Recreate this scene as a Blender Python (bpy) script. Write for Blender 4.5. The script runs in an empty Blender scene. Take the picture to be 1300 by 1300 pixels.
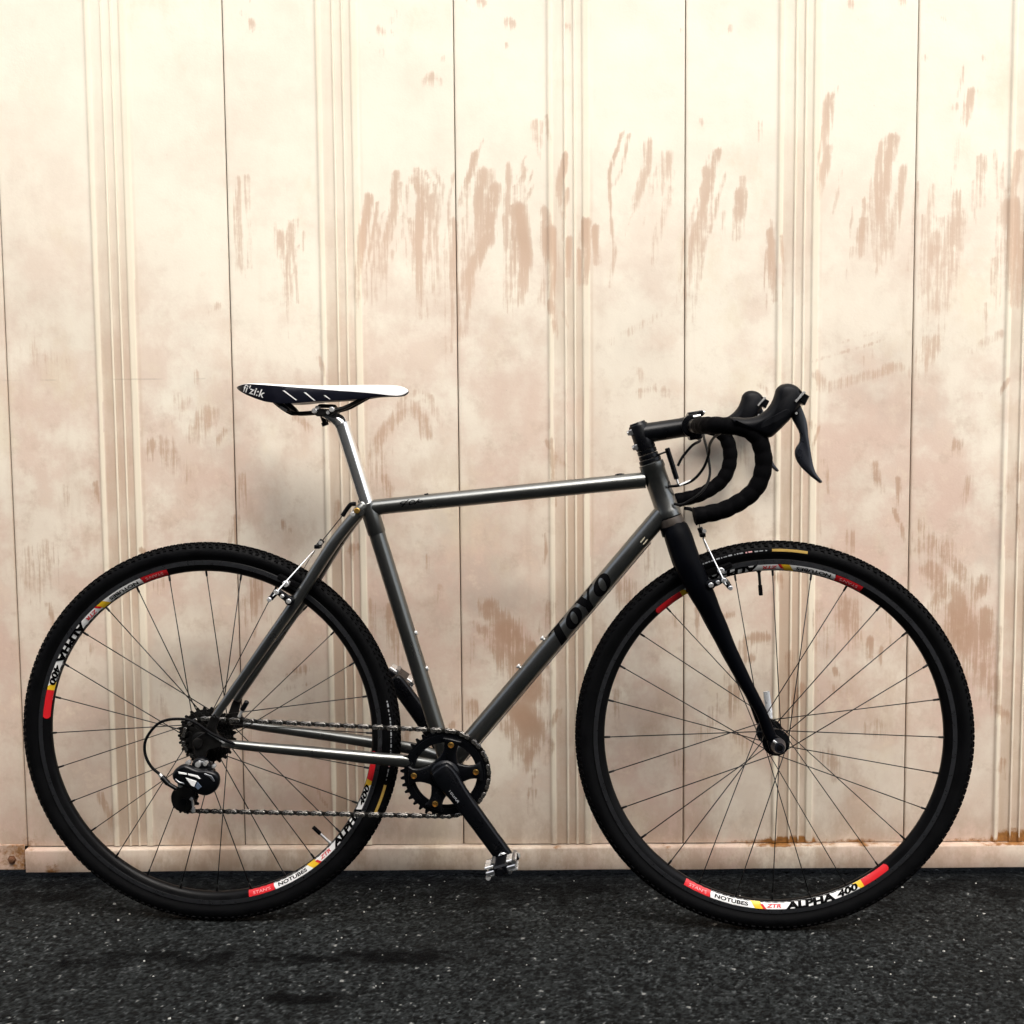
import bpy, bmesh, math, random
import numpy as np
from mathutils import Vector, Matrix

random.seed(7)
rng = np.random.default_rng(11)
C = bpy.context.scene.collection
R = math.radians

# ------------------------------------------------------------------ camera
def camera_axes(pitch, yaw, roll):
    f = Vector((math.sin(yaw)*math.cos(pitch), math.cos(yaw)*math.cos(pitch), -math.sin(pitch)))
    r = Vector((math.cos(yaw), -math.sin(yaw), 0))
    d = f.cross(r)
    cr, sr = math.cos(roll), math.sin(roll)
    return r*cr + d*sr, d*cr - r*sr, f
cam_data = bpy.data.cameras.new('camera')
cam = bpy.data.objects.new('camera', cam_data); C.objects.link(cam)
rr_, dd_, ff_ = camera_axes(0.0797443, -0.0113119, 0.0088637)
M = Matrix((rr_, -dd_, -ff_)).transposed().to_4x4()
M.translation = (0, 0, 0.90699)
cam.matrix_world = M
cam_data.sensor_width = 36; cam_data.lens = 36*1462.66/1300
cam_data.clip_start = 0.05; cam_data.clip_end = 1000
bpy.context.scene.camera = cam

# ------------------------------------------------------------------ daylight
SUN = Vector((0.25, -1.0, 1.55)).normalized()          # direction towards the veiled sun
world = bpy.data.worlds.new('World'); bpy.context.scene.world = world
world.use_nodes = True
wn = world.node_tree; wn.nodes.clear()
sky = wn.nodes.new('ShaderNodeTexSky'); sky.sky_type = 'NISHITA'; sky.sun_disc = False
sky.sun_elevation = math.asin(SUN.z); sky.sun_rotation = math.atan2(SUN.x, SUN.y)
sky.dust_density = 5.0; sky.air_density = 1.0; sky.ozone_density = 1.0
bg = wn.nodes.new('ShaderNodeBackground'); bg.inputs['Strength'].default_value = 0.15
wo = wn.nodes.new('ShaderNodeOutputWorld')
veil = wn.nodes.new('ShaderNodeHueSaturation'); veil.inputs['Saturation'].default_value = .45      # thin overcast: a whiter sky
wn.links.new(sky.outputs[0], veil.inputs['Color']); wn.links.new(veil.outputs[0], bg.inputs[0]); wn.links.new(bg.outputs[0], wo.inputs[0])
sd = bpy.data.lights.new('sun', 'SUN'); sd.energy = 0.75; sd.angle = R(44); sd.color = (1.0, 0.95, 0.87)
so = bpy.data.objects.new('sun', sd); C.objects.link(so); so.location = (1.5, -3.5, 5)
so.rotation_euler = SUN.to_track_quat('Z', 'Y').to_euler()
vs = bpy.context.scene.view_settings
vs.view_transform = 'Standard'; vs.look = 'None'; vs.gamma = 1; vs.use_curve_mapping = False
vs.exposure = 1.15
bpy.context.scene.render.engine = 'CYCLES'
bpy.context.scene.cycles.use_denoising = True

# ------------------------------------------------------------------ node helpers
class NT:
    def __init__(s, m):
        m.use_nodes = True; s.t = m.node_tree; s.b = s.t.nodes['Principled BSDF']
        s.pos = None
    def n(s, kind, **kw):
        o = s.t.nodes.new('ShaderNode'+kind)
        for k, v in kw.items(): setattr(o, k, v)
        return o
    def put(s, sock, v):
        if hasattr(v, 'is_linked') or hasattr(v, 'links'): s.t.links.new(v, sock)
        else: sock.default_value = v
    def m(s, op, a, b=0.0, c=0.0, clamp=False):
        o = s.n('Math', operation=op, use_clamp=clamp)
        for i, v in enumerate((a, b, c)): s.put(o.inputs[i], v)
        return o.outputs[0]
    def ss(s, v, lo, hi, a=0.0, b=1.0):
        o = s.n('MapRange', interpolation_type='SMOOTHSTEP')
        for i, x in enumerate((v, lo, hi, a, b)): s.put(o.inputs[i], x)
        return o.outputs[0]
    def mix(s, f, a, b):
        o = s.n('Mix', data_type='RGBA')
        s.put(o.inputs[0], f)
        for i, v in ((6, a), (7, b)):
            s.put(o.inputs[i], tuple(v)+(1,) if isinstance(v, (tuple, list)) and len(v) == 3 else v)
        return o.outputs[2]
    def position(s):
        if s.pos is None: s.pos = s.n('NewGeometry').outputs['Position']
        return s.pos
    def objco(s): return s.n('TexCoord').outputs['Object']
    def noise(s, scale, detail=4, rough=.55, vec=None, sc=None, rot=(0, 0, 0)):
        o = s.n('TexNoise'); o.inputs['Scale'].default_value = scale
        o.inputs['Detail'].default_value = detail; o.inputs['Roughness'].default_value = rough
        v = vec if vec is not None else s.position()
        if sc is not None:
            mp = s.n('Mapping'); mp.inputs['Scale'].default_value = sc; mp.inputs['Rotation'].default_value = rot
            s.t.links.new(v, mp.inputs[0]); v = mp.outputs[0]
        s.t.links.new(v, o.inputs[0]); return o.outputs[0]
    def attr(s, name):
        o = s.n('Attribute'); o.attribute_name = name; return o.outputs['Fac']
    def bump(s, h, dist, strength=1.0, prev=None):
        o = s.n('Bump'); o.inputs['Distance'].default_value = dist; o.inputs['Strength'].default_value = strength
        s.t.links.new(h, o.inputs['Height'])
        if prev is not None: s.t.links.new(prev, o.inputs['Normal'])
        return o.outputs[0]
    def set(s, **kw):
        names = dict(color='Base Color', rough='Roughness', metal='Metallic', normal='Normal', spec='Specular IOR Level', coat='Coat Weight', coatr='Coat Roughness')
        for k, v in kw.items():
            if isinstance(v, tuple) and len(v) == 3: v = v+(1,)
            s.put(s.b.inputs[names[k]], v)

def mat(name, color, rough=.5, metal=0.0, var=.25, scale=60, bump=0.0, spec=None, coat=0.0):
    m = bpy.data.materials.new(name); t = NT(m)
    nz = t.noise(scale, 4, .6, t.objco())
    lo = tuple(c*(1-var) for c in color); hi = tuple(min(1, c*(1+var)) for c in color)
    t.set(color=t.mix(nz, lo, hi), metal=metal, rough=t.ss(nz, .25, .75, max(.03, rough*(1-var*.6)), min(1, rough*(1+var*.6))))
    if bump: t.set(normal=t.bump(nz, bump))
    if spec is not None: t.set(spec=spec)
    if coat: t.set(coat=coat, coatr=.12)
    return m

# ------------------------------------------------------------------ mesh helpers
class MB:
    def __init__(s): s.v, s.f, s.k = [], [], []
    def add(s, vf, mi=0):
        b = len(s.v); v, f = vf
        s.v += [tuple(p) for p in v]; s.f += [tuple(b+i for i in q) for q in f]; s.k += [mi]*len(f)
        return s
    def build(s, name, mats, parent=None, sharp=38):
        me = bpy.data.meshes.new(name); me.from_pydata(s.v, [], s.f)
        if not isinstance(mats, (list, tuple)): mats = [mats]
        for m in mats: me.materials.append(m)
        me.polygons.foreach_set('material_index', s.k)
        bm = bmesh.new(); bm.from_mesh(me); bmesh.ops.recalc_face_normals(bm, faces=bm.faces); bm.to_mesh(me); bm.free()
        me.shade_smooth()
        if sharp: me.set_sharp_from_angle(angle=R(sharp))
        return link(name, me, parent)
def link(name, me, parent=None):
    o = bpy.data.objects.new(name, me); C.objects.link(o)
    if parent is not None: o.parent = parent
    return o
def empty(name, loc=(0, 0, 0)):
    o = bpy.data.objects.new(name, None); C.objects.link(o); o.location = loc; o.empty_display_size = .1
    return o
def V(*a): return Vector(a)
def tri(p): return [Vector(q) if len(q) == 3 else Vector((q[0], 0, q[1])) for q in p]
def curve(pts, n=6, rad=None):
    """Catmull-Rom through pts (n steps a span); radii are interpolated alongside"""
    P = tri(pts); out, rr = [], []
    for i in range(len(P)-1):
        a, b, c, d = P[max(i-1, 0)], P[i], P[i+1], P[min(i+2, len(P)-1)]
        for k in range(n):
            t = k/n
            out.append(.5*((2*b)+(c-a)*t+(2*a-5*b+4*c-d)*t*t+(3*b-a-3*c+d)*t**3))
            if rad is not None:
                q = t*t*(3-2*t)
                if isinstance(rad[0], tuple): rr.append(tuple(x*(1-q)+y*q for x, y in zip(rad[i], rad[i+1])))
                else: rr.append(rad[i]*(1-q)+rad[i+1]*q)
    out.append(P[-1])
    if rad is not None: rr.append(rad[-1]); return out, rr
    return out
def tube(pts, rad, n=14, ref=(0, 1, 0), caps=True, transport=False):
    P = tri(pts); v, f = [], []
    if not isinstance(rad, (list,)): rad = [rad]*len(P)
    e = None
    for i, p in enumerate(P):
        t = (P[min(i+1, len(P)-1)]-P[max(i-1, 0)]).normalized()
        if transport and e is not None: a = (e-t*e.dot(t))
        else:
            a = Vector(ref); a = a-t*a.dot(t)
            if a.length < 1e-4: a = Vector((1, 0, .01)); a = a-t*a.dot(t)
        a.normalize(); e = a; b = t.cross(a)
        ra, rb = rad[i] if isinstance(rad[i], tuple) else (rad[i], rad[i])
        for k in range(n):
            th = 2*math.pi*k/n; v.append(p+a*ra*math.cos(th)+b*rb*math.sin(th))
    for i in range(len(P)-1):
        for k in range(n):
            f.append((i*n+k, i*n+(k+1) % n, (i+1)*n+(k+1) % n, (i+1)*n+k))
    if caps: f += [tuple(range(n)), tuple(range(len(v)-n, len(v)))]
    return v, f
def rod(a, b, r, n=12, bev=0.0):
    a, b = tri([a, b])
    if bev:
        d = (b-a).normalized()*bev
        return tube([a, a+d, b-d, b], [r-bev, r, r, r-bev], n)
    return tube([a, b], r, n)
def lathe(prof, c=(0, 0, 0), n=32, closed=False):
    """profile (y, r) about the y axis through c"""
    v, f = [], []; m = len(prof)
    for y, r in prof:
        for k in range(n):
            th = 2*math.pi*k/n; v.append((c[0]+r*math.cos(th), c[1]+y, c[2]+r*math.sin(th)))
    for i in range(m if closed else m-1):
        j = (i+1) % m
        for k in range(n): f.append((i*n+k, i*n+(k+1) % n, j*n+(k+1) % n, j*n+k))
    if not closed: f += [tuple(range(n)), tuple(range((m-1)*n, m*n))]
    return v, f
def inset(o, d):
    n = len(o); out = []
    area = sum(o[i][0]*o[(i+1) % n][1]-o[(i+1) % n][0]*o[i][1] for i in range(n)); s = 1 if area > 0 else -1
    for i in range(n):
        p, q, r = Vector(o[i-1]), Vector(o[i]), Vector(o[(i+1) % n])
        a, b = (q-p).normalized(), (r-q).normalized()
        na, nb = Vector((-a.y, a.x))*s, Vector((-b.y, b.x))*s
        m = (na+nb); m = m/max(m.length, .4)
        out.append(tuple(q+m*d))
    return out
def smooth_loop(o, n=4):
    o = [Vector(p) for p in o]; L = len(o); out = []
    for i in range(L):
        a, b, c, d = o[i-1], o[i], o[(i+1) % L], o[(i+2) % L]
        for k in range(n):
            t = k/n; out.append(tuple(.5*((2*b)+(c-a)*t+(2*a-5*b+4*c-d)*t*t+(3*b-a-3*c+d)*t**3)))
    return out
def pillow(o, y0, y1, d, soft=True, shift=None):
    """solid with outline o in x,z between y0 and y1 and edges rounded over d; shift moves a point sideways with x,z"""
    lv = [(0, d), (.12, d*.45), (.3, d*.1), (.5, 0), (.7, d*.1), (.88, d*.45), (1, d)] if soft else [(0, d), (.08, 0), (.92, 0), (1, d)]
    v, f = [], []; n = len(o)
    if not soft:
        k = min(.45, d/abs(y1-y0)); lv = [(0, d), (k, 0), (1-k, 0), (1, d)]
    for t, q in lv:
        for x, z in (inset(o, q) if q else o):
            v.append((x, y0+(y1-y0)*t+(shift(x, z) if shift else 0), z))
    for i in range(len(lv)-1):
        for k in range(n): f.append((i*n+k, i*n+(k+1) % n, (i+1)*n+(k+1) % n, (i+1)*n+k))
    f += [tuple(range(n)), tuple(range((len(lv)-1)*n, len(lv)*n))]
    return v, f
def box(c, s, bev=0.0, rot=None):
    x, y, z = (q/2 for q in s)
    bm = bmesh.new(); bmesh.ops.create_cube(bm, size=1)
    for w in bm.verts: w.co = Vector((w.co.x*2*x, w.co.y*2*y, w.co.z*2*z))
    if bev: bmesh.ops.bevel(bm, geom=list(bm.edges), offset=bev, segments=1, affect='EDGES')
    Rm = Matrix.Identity(3) if rot is None else rot
    bm.verts.index_update()
    v = [Rm @ w.co+Vector(c) for w in bm.verts]; f = [tuple(q.index for q in fc.verts) for fc in bm.faces]
    bm.free(); return v, f
def roty(a): return Matrix.Rotation(a, 3, 'Y')
def gear(n, rp, y0, y1, rin, c=(0, 0), tooth=.0065, ph=0.0):
    """toothed ring about y"""
    o, q = [], []
    for i in range(n):
        for da, r in ((-.32, rp-tooth*.45), (-.13, rp+tooth*.5), (.13, rp+tooth*.5), (.32, rp-tooth*.45)):
            a = ph+2*math.pi*(i+.5+da*.95)/n
            o.append((c[0]+r*math.cos(a), c[1]+r*math.sin(a))); q.append((c[0]+rin*math.cos(a), c[1]+rin*math.sin(a)))
    m = len(o); v = [(x, y0, z) for x, z in o]+[(x, y1, z) for x, z in o]+[(x, y0, z) for x, z in q]+[(x, y1, z) for x, z in q]; f = []
    for i in range(m):
        j = (i+1) % m
        f += [(i, j, m+j, m+i), (2*m+i, 2*m+j, 3*m+j, 3*m+i), (i, j, 2*m+j, 2*m+i), (m+i, m+j, 3*m+j, 3*m+i)]
    return v, f
def glyphs(text, size, shear=0.0, bold=0.0, space=1.0):
    """flat lettering: vertices (s, t) with t = 0 at the baseline, and faces"""
    cu = bpy.data.curves.new('lettering', 'FONT'); cu.body = text; cu.size = size; cu.shear = shear
    cu.offset = bold; cu.space_character = space; cu.resolution_u = 3; cu.fill_mode = 'FRONT'
    ob = bpy.data.objects.new('lettering', cu); me = bpy.data.meshes.new_from_object(ob)
    bm = bmesh.new(); bm.from_mesh(me); bmesh.ops.triangulate(bm, faces=bm.faces); bmesh.ops.subdivide_edges(bm, edges=bm.edges, cuts=2, use_grid_fill=True); bm.to_mesh(me); bm.free()
    v = [(q.co.x, q.co.y) for q in me.vertices]; f = [tuple(p.vertices) for p in me.polygons]
    bpy.data.objects.remove(ob); bpy.data.curves.remove(cu); bpy.data.meshes.remove(me)
    return v, f

# ------------------------------------------------------------------ ground: one asphalt sheet, fine where it is seen
def lattice(X, Y, cell, seed):
    g = np.random.default_rng(seed).random((256, 256)); x = X/cell+500; y = Y/cell+500
    i = np.floor(x).astype(int); j = np.floor(y).astype(int); u = x-i; w = y-j
    u = u*u*(3-2*u); w = w*w*(3-2*w); G = lambda a, b: g[a % 256, b % 256]
    return (G(i, j)*(1-u)+G(i+1, j)*u)*(1-w)+(G(i, j+1)*(1-u)+G(i+1, j+1)*u)*w
def stones(X, Y, cell, seed):
    """packed chippings: height of the nearest chip and a tone of its own"""
    r = np.random.default_rng(seed); px, py, tn, sz = (r.random((256, 256)) for _ in range(4))
    x = X/cell+900; y = Y/cell+900; i0 = np.floor(x).astype(int); j0 = np.floor(y).astype(int)
    best = np.full(X.shape, 9.); tone = np.zeros(X.shape)
    for di in (-1, 0, 1):
        for dj in (-1, 0, 1):
            a = (i0+di) % 256; b = (j0+dj) % 256
            d = np.hypot(i0+di+px[a, b]-x, j0+dj+py[a, b]-y)/(.65+.6*sz[a, b])
            k = d < best; best = np.where(k, d, best); tone = np.where(k, tn[a, b], tone)
    return np.sqrt(np.clip(1-best*best, 0, 1)), tone
def spread(lo, hi, step, far):
    m = list(np.arange(lo, hi+step/2, step)); s = step*6; a = m[0]; b = m[-1]
    while a > -far: a -= s; m.insert(0, a); b += s; m.append(b); s *= 1.9
    return np.array(m)
gx = spread(-1.5, 1.5, .0027, 400); gy = spread(1.22, 2.34, .0027, 400)
GX, GY = np.meshgrid(gx, gy, indexing='ij')
h1, t1 = stones(GX, GY, .0066, 1); h2, t2 = stones(GX, GY, .0038, 2)
near = np.clip((1.5-np.abs(GX))/.1, 0, 1)*np.clip((.56-np.abs(GY-1.78))/.08, 0, 1)
wide = lattice(GX, GY, .19, 3)*.6+lattice(GX, GY, .07, 4)*.4
GZ = (h1*.0030+h2*.0018+wide*.004-.0062)*near-.003*(1-near)
agg = np.clip(.55*t2+.45*t1, 0, 1)*(.25+.75*np.clip(.5*h1+.5*h2, 0, 1))
agg = np.where((t1 > .994) & (h1 > .7), 1.0, np.where((t2 > .991) & (h2 > .6), 1.0, np.minimum(agg, .9)))
agg = agg*near+.40*(1-near)
damp_shade = np.zeros_like(GX)
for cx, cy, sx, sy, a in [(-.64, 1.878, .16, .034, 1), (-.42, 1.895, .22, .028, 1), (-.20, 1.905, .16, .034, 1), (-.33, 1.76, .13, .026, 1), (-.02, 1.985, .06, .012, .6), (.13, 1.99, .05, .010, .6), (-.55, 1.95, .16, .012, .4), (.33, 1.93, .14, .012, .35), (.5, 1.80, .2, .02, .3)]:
    damp_shade = np.maximum(damp_shade, a*np.exp(-((GX-cx+(wide-.5)*.10)/sx)**2-((GY-cy+(wide-.5)*.07+(lattice(GX, GY, .035, 71)-.5)*.03)/sy)**2)*(.45+.75*lattice(GX, GY, .06, 72)))
damp_shade = np.maximum(damp_shade, .60*np.clip((GY-1.98+(wide-.5)*.18)/.2, 0, 1))      # shade along the wall's foot, put into the asphalt colour
damp_shade = damp_shade*near
nx, ny = GX.shape
co = np.stack([GX, GY, GZ], -1).reshape(-1, 3).astype(np.float32)
ii, jj = np.meshgrid(np.arange(nx-1), np.arange(ny-1), indexing='ij'); q = (ii*ny+jj).ravel()
quads = np.stack([q, q+ny, q+ny+1, q+1], -1).astype(np.int32)
def grid_mesh(name, co, quads, attrs):
    me = bpy.data.meshes.new(name); me.vertices.add(len(co)); me.vertices.foreach_set('co', co.ravel())
    me.loops.add(quads.size); me.loops.foreach_set('vertex_index', quads.ravel())
    me.polygons.add(len(quads)); me.polygons.foreach_set('loop_start', np.arange(0, quads.size, 4, dtype=np.int32))
    for k, a in attrs.items():
        at = me.attributes.new(k, 'FLOAT', 'POINT'); at.data.foreach_set('value', np.ascontiguousarray(a, dtype=np.float32).ravel())
    me.update(); me.validate(); me.shade_smooth(); return me
m_asphalt = bpy.data.materials.new('asphalt'); t = NT(m_asphalt)
ag = t.attr('agg'); dm = t.attr('damp_shade')
fine = t.noise(420, 4, .7); big = t.noise(3.5, 4, .6)
chip = t.mix(t.ss(ag, .15, .85), (.0016, .0018, .0018), (.030, .034, .034))
chip = t.mix(t.ss(ag, .66, .84), chip, (.068, .073, .073))
chip = t.mix(t.m('MULTIPLY', t.ss(fine, .45, .75), .5), chip, (.030, .031, .030))
chip = t.mix(t.ss(ag, .93, .99), chip, (.22, .22, .205))
chip = t.mix(t.ss(big, .35, .7, .0, .35), chip, (.006, .0063, .006))
chip = t.mix(t.ss(t.m('ADD', dm, t.m('MULTIPLY', t.m('SUBTRACT', t.noise(26, 6, .7), .5), 1.5)), .28, .72, 0, .86), chip, (.0008, .0009, .001))  # damp stains and the painted wall-foot shade both darken the chips
t.set(color=chip, rough=t.ss(fine, .3, .7, .62, .9), spec=.05, normal=t.bump(fine, .0012, .8))
ground = link('asphalt_ground', grid_mesh('asphalt_ground', co, quads, dict(agg=agg, damp_shade=damp_shade))); ground.data.materials.append(m_asphalt)
ground['kind'] = 'structure'

# loose pale chippings lying on the asphalt
m_chip = mat('pale_chipping', (.50, .50, .46), .7, var=.4, scale=300)
g = MB()
for _ in range(380):
    x = rng.uniform(-1.45, 1.45); y = rng.uniform(1.26, 2.21); r = rng.choice([.0010, .0014, .0019, .0027], p=[.45, .35, .15, .05])
    top = [Vector((math.cos(a)*r*rng.uniform(.6, 1.2), math.sin(a)*r*rng.uniform(.5, 1.0), r*rng.uniform(.3, .7))) for a in (0, 1.3, 2.5, 3.8, 5.1)]
    bot = [Vector((p.x*1.2, p.y*1.2, -r*.8)) for p in top]; o = Vector((x, y, .0003))
    g.add(([o+p for p in top+bot], [(0, 1, 2, 3, 4)]+[(i, (i+1) % 5, 5+(i+1) % 5, 5+i) for i in range(5)]))
gravel = g.build('loose_gravel', m_chip, sharp=20); gravel['kind'] = 'stuff'

# ------------------------------------------------------------------ wall of cream steel panels
STROKES = [
(0.0069,0.6,(-0.543,1.363),(-0.55,1.263),(-0.542,1.196)),
(0.0054,0.5,(-0.525,1.374),(-0.525,1.263),(-0.525,1.203)),
(0.0061,0.65,(-0.462,1.269),(-0.456,1.202),(-0.451,1.112)),
(0.0061,0.6,(-0.435,1.291),(-0.448,1.232),(-0.453,1.172)),
(0.0027,0.5,(-0.421,1.269),(-0.426,1.217)),
(0.0084,0.85,(-0.295,1.334),(-0.307,1.26),(-0.321,1.141)),
(0.0069,0.7,(-0.239,1.378),(-0.25,1.304),(-0.274,1.23),(-0.287,1.148)),
(0.0054,0.5,(-0.281,1.282),(-0.287,1.163)),
(0.0061,0.45,(-0.263,1.23),(-0.276,1.133)),
(0.0115,0.8,(-0.204,1.363),(-0.189,1.333),(-0.202,1.244),(-0.193,1.11)),
(0.0054,0.6,(-0.216,1.289),(-0.203,1.185)),
(0.0054,0.6,(-0.174,1.333),(-0.179,1.229),(-0.192,1.155)),
(0.0061,0.8,(-0.09,1.413),(-0.118,1.318)),
(0.0107,0.75,(-0.076,1.376),(-0.084,1.288),(-0.104,1.221)),
(0.013,0.8,(-0.054,1.346),(-0.066,1.258),(-0.104,1.184),(-0.125,1.071)),
(0.0061,0.6,(-0.027,1.39),(-0.029,1.138)),
(0.0077,0.7,(-0.133,1.288),(-0.136,1.064)),
(0.0054,0.4,(-0.149,1.229),(-0.14,1.109)),
(0.0069,0.6,(0.026,1.47),(0.029,1.426)),
(0.0046,0.6,(0.007,1.383),(-0.012,1.339)),
(0.0023,0.5,(0.022,1.382),(0.003,1.331)),
(0.013,1,(-0.005,1.309),(0.005,1.227),(-0.007,1.138)),
(0.0069,0.8,(0.082,1.407),(0.074,1.367),(0.074,1.315)),
(0.0138,1,(0.051,1.264),(0.051,1.197)),
(0.0084,0.8,(0.054,1.13),(0.058,1.1)),
(0.0099,1,(0.121,1.282),(0.121,1.219)),
(0.0038,0.8,(0.19,1.45),(0.164,1.373),(0.171,1.285),(0.177,1.226),(0.167,1.159)),
(0.0038,0.7,(0.202,1.443),(0.19,1.381),(0.174,1.351)),
(0.0061,0.65,(0.244,1.431),(0.235,1.373),(0.213,1.307)),
(0.0023,0.5,(0.228,1.358),(0.198,1.255)),
(0.0115,0.55,(0.276,1.405),(0.265,1.343)),
(0.0069,0.45,(0.28,1.343),(0.258,1.254),(0.25,1.202)),
(0.0077,0.75,(0.37,1.411),(0.355,1.342),(0.326,1.254),(0.311,1.135)),
(0.0061,0.65,(0.351,1.379),(0.333,1.254),(0.318,1.15)),
(0.0031,0.45,(0.363,1.327),(0.341,1.239),(0.322,1.082)),
(0.0099,0.75,(0.411,1.334),(0.41,1.253)),
(0.0061,0.5,(0.45,1.462),(0.453,1.422)),
(0.0069,0.9,(0.472,1.26),(0.475,1.193),(0.483,1.133)),
(0.0038,0.6,(0.494,1.252),(0.499,1.185),(0.496,1.111)),
(0.0077,0.75,(0.583,1.511),(0.575,1.442),(0.571,1.413)),
(0.0092,0.65,(0.582,1.413),(0.572,1.369),(0.565,1.332)),
(0.0092,0.75,(0.701,1.433),(0.691,1.382),(0.684,1.324),(0.69,1.22)),
(0.0084,0.65,(0.721,1.375),(0.711,1.279),(0.701,1.213)),
(0.0077,0.7,(0.676,1.346),(0.678,1.25)),
(0.0092,0.75,(0.651,1.28),(0.645,1.221)),
(0.0092,0.7,(0.848,1.515),(0.838,1.461)),
(0.0077,0.4,(0.819,1.49),(0.819,1.476)),
(0.0038,0.35,(0.831,1.446),(0.818,1.366),(0.798,1.249)),
(0.0145,0.65,(0.826,1.322),(0.817,1.234),(0.797,1.115)),
(0.0115,0.6,(0.787,1.249),(0.784,1.175)),
(0.0084,0.35,(0.808,1.1),(0.788,1.003)),
(0.0069,0.6,(0.873,1.395),(0.875,1.307)),
(0.0084,0.65,(0.94,1.401),(0.927,1.306),(0.912,1.173)),
(0.0168,0.9,(0.931,1.306),(0.943,1.129)),
(0.0077,0.6,(0.9,1.203),(0.901,1.144)),
(0.0077,0.55,(-0.267,1.645),(-0.265,1.637)),
(0.0099,0.55,(-0.171,1.556),(-0.17,1.548)),
(0.0069,0.55,(-0.509,1.661),(-0.507,1.653)),
(0.0054,0.55,(-0.233,1.676),(-0.231,1.668)),
(0.0077,0.55,(-0.076,1.697),(-0.075,1.689)),
(0.0084,0.55,(-0.025,1.656),(-0.023,1.648)),
(0.0054,0.5,(0.087,1.647),(0.088,1.64)),
(0.0046,0.5,(0.302,1.637),(0.303,1.63)),
(0.0061,0.5,(0.391,1.639),(0.392,1.633)),
(0.0069,0.5,(0.619,1.683),(0.621,1.677)),
(0.0077,0.5,(0.715,1.685),(0.717,1.679)),
(0.0046,0.5,(0.793,1.652),(0.795,1.646)),
(0.0061,0.5,(0.758,1.581),(0.759,1.574)),
(0.0061,0.5,(0.872,1.579),(0.874,1.573)),
(0.0054,0.5,(-0.017,1.655),(-0.016,1.649)),
(0.0046,0.5,(0.338,1.47),(0.34,1.463)),
(0.0069,0.5,(0.819,1.49),(0.82,1.483)),
(0.0099,0.55,(0.584,0.963),(0.645,0.981),(0.724,1.003)),
(0.0038,0.4,(0.637,1.012),(0.633,1.023)),
(0.0038,0.4,(0.656,1.004),(0.652,1.023)),
(0.0046,0.4,(0.674,1.008),(0.672,1.034)),
(0.0077,0.35,(0.167,1.054),(0.258,1.105)),
(0.0084,0.4,(0.863,1.032),(0.914,1.062)),
(0.0092,0.5,(0.22,0.955),(0.251,0.966),(0.281,0.955)),
(0.0199,0.7,(-0.072,0.539),(-0.038,0.495)),
(0.026,0.9,(-0.038,0.495),(-0.006,0.44)),
(0.0229,0.9,(-0.012,0.435),(0.021,0.369)),
(0.0199,0.8,(0.014,0.381),(-0.021,0.329)),
(0.026,0.95,(-0.013,0.329),(0.008,0.297),(0.005,0.258)),
(0.0107,0.8,(0.005,0.25),(-0,0.218)),
(0.0122,0.6,(-0.107,0.346),(-0.104,0.314)),
(0.0153,0.6,(-0.264,0.536),(-0.258,0.426)),
(0.0092,0.7,(-0.534,0.6),(-0.535,0.522)),
(0.0107,0.6,(-0.456,0.414),(-0.439,0.419)),
(0.0077,0.4,(-0.166,0.582),(-0.169,0.546)),
(0.0115,0.6,(-0.305,0.818),(-0.281,0.87),(-0.25,0.912),(-0.217,0.927),(-0.195,0.912),(-0.188,0.878)),
(0.0306,0.3,(-0.288,0.838),(-0.301,0.792)),
(0.0092,0.5,(-0.626,0.935),(-0.604,0.926)),
(0.0199,0.6,(-0.618,0.92),(-0.64,0.884)),
(0.0229,0.45,(-0.701,0.857),(-0.672,0.81)),
(0.0069,0.5,(-0.604,1.118),(-0.593,1.12),(-0.59,1.132)),
(0.0321,0.45,(0.78,0.652),(0.818,0.636)),
(0.0184,0.65,(0.788,0.611),(0.832,0.556),(0.855,0.506)),
(0.0275,0.75,(0.843,0.536),(0.871,0.41)),
(0.0153,0.75,(0.903,0.52),(0.892,0.418)),
(0.0092,0.6,(0.895,0.426),(0.899,0.371)),
(0.0077,0.7,(0.674,0.471),(0.674,0.44)),
(0.0229,0.55,(0.63,0.537),(0.634,0.475)),
(0.0107,0.5,(0.631,0.677),(0.631,0.646)),
(0.0077,0.7,(0.4,0.376),(0.404,0.316)),
(0.0138,0.7,(0.44,0.47),(0.467,0.476)),
(0.0107,0.6,(0.429,0.464),(0.424,0.429)),
(0.0138,0.5,(0.416,0.279),(0.432,0.255)),
(0.0184,0.5,(0.197,0.579),(0.189,0.532)),
(0.0061,0.35,(0.686,0.301),(0.683,0.27)),
(0.0122,0.4,(0.301,0.24),(0.307,0.211)),
(0.0122,0.4,(0.589,0.646),(0.604,0.615)),
(0.0199,0.4,(0.686,0.293),(0.71,0.27)),
(0.0168,0.5,(0.594,0.238),(0.61,0.199)),
(0.0138,0.35,(0.368,0.327),(0.329,0.24)),
(0.0107,0.5,(0.178,0.368),(0.175,0.304)),
(0.0122,0.45,(0.05,0.541),(0.035,0.494)),
(0.0229,0.35,(-0.971,0.642),(-0.966,0.564)),
(0.0199,0.35,(-0.939,0.658),(-0.935,0.595)),
(0.0306,0.3,(-0.939,1.042),(-0.909,1.011)),
(0.0092,0.45,(-0.368,0.746),(-0.365,0.653)),
(0.0077,0.5,(0.052,0.865),(0.059,0.743)),
(0.0107,0.5,(0.919,0.394),(0.924,0.324)),
(0.0092,0.5,(0.518,0.444),(0.521,0.334)),
(0.0153,0.3,(0.403,0.862),(0.449,0.801)),
(0.0168,0.3,(0.236,0.68),(0.243,0.555)),
(0.0077,0.4,(-0.234,0.203),(-0.237,0.163)),
(0.0061,0.45,(0.014,0.17),(0.001,0.13))
]
more = []
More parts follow.
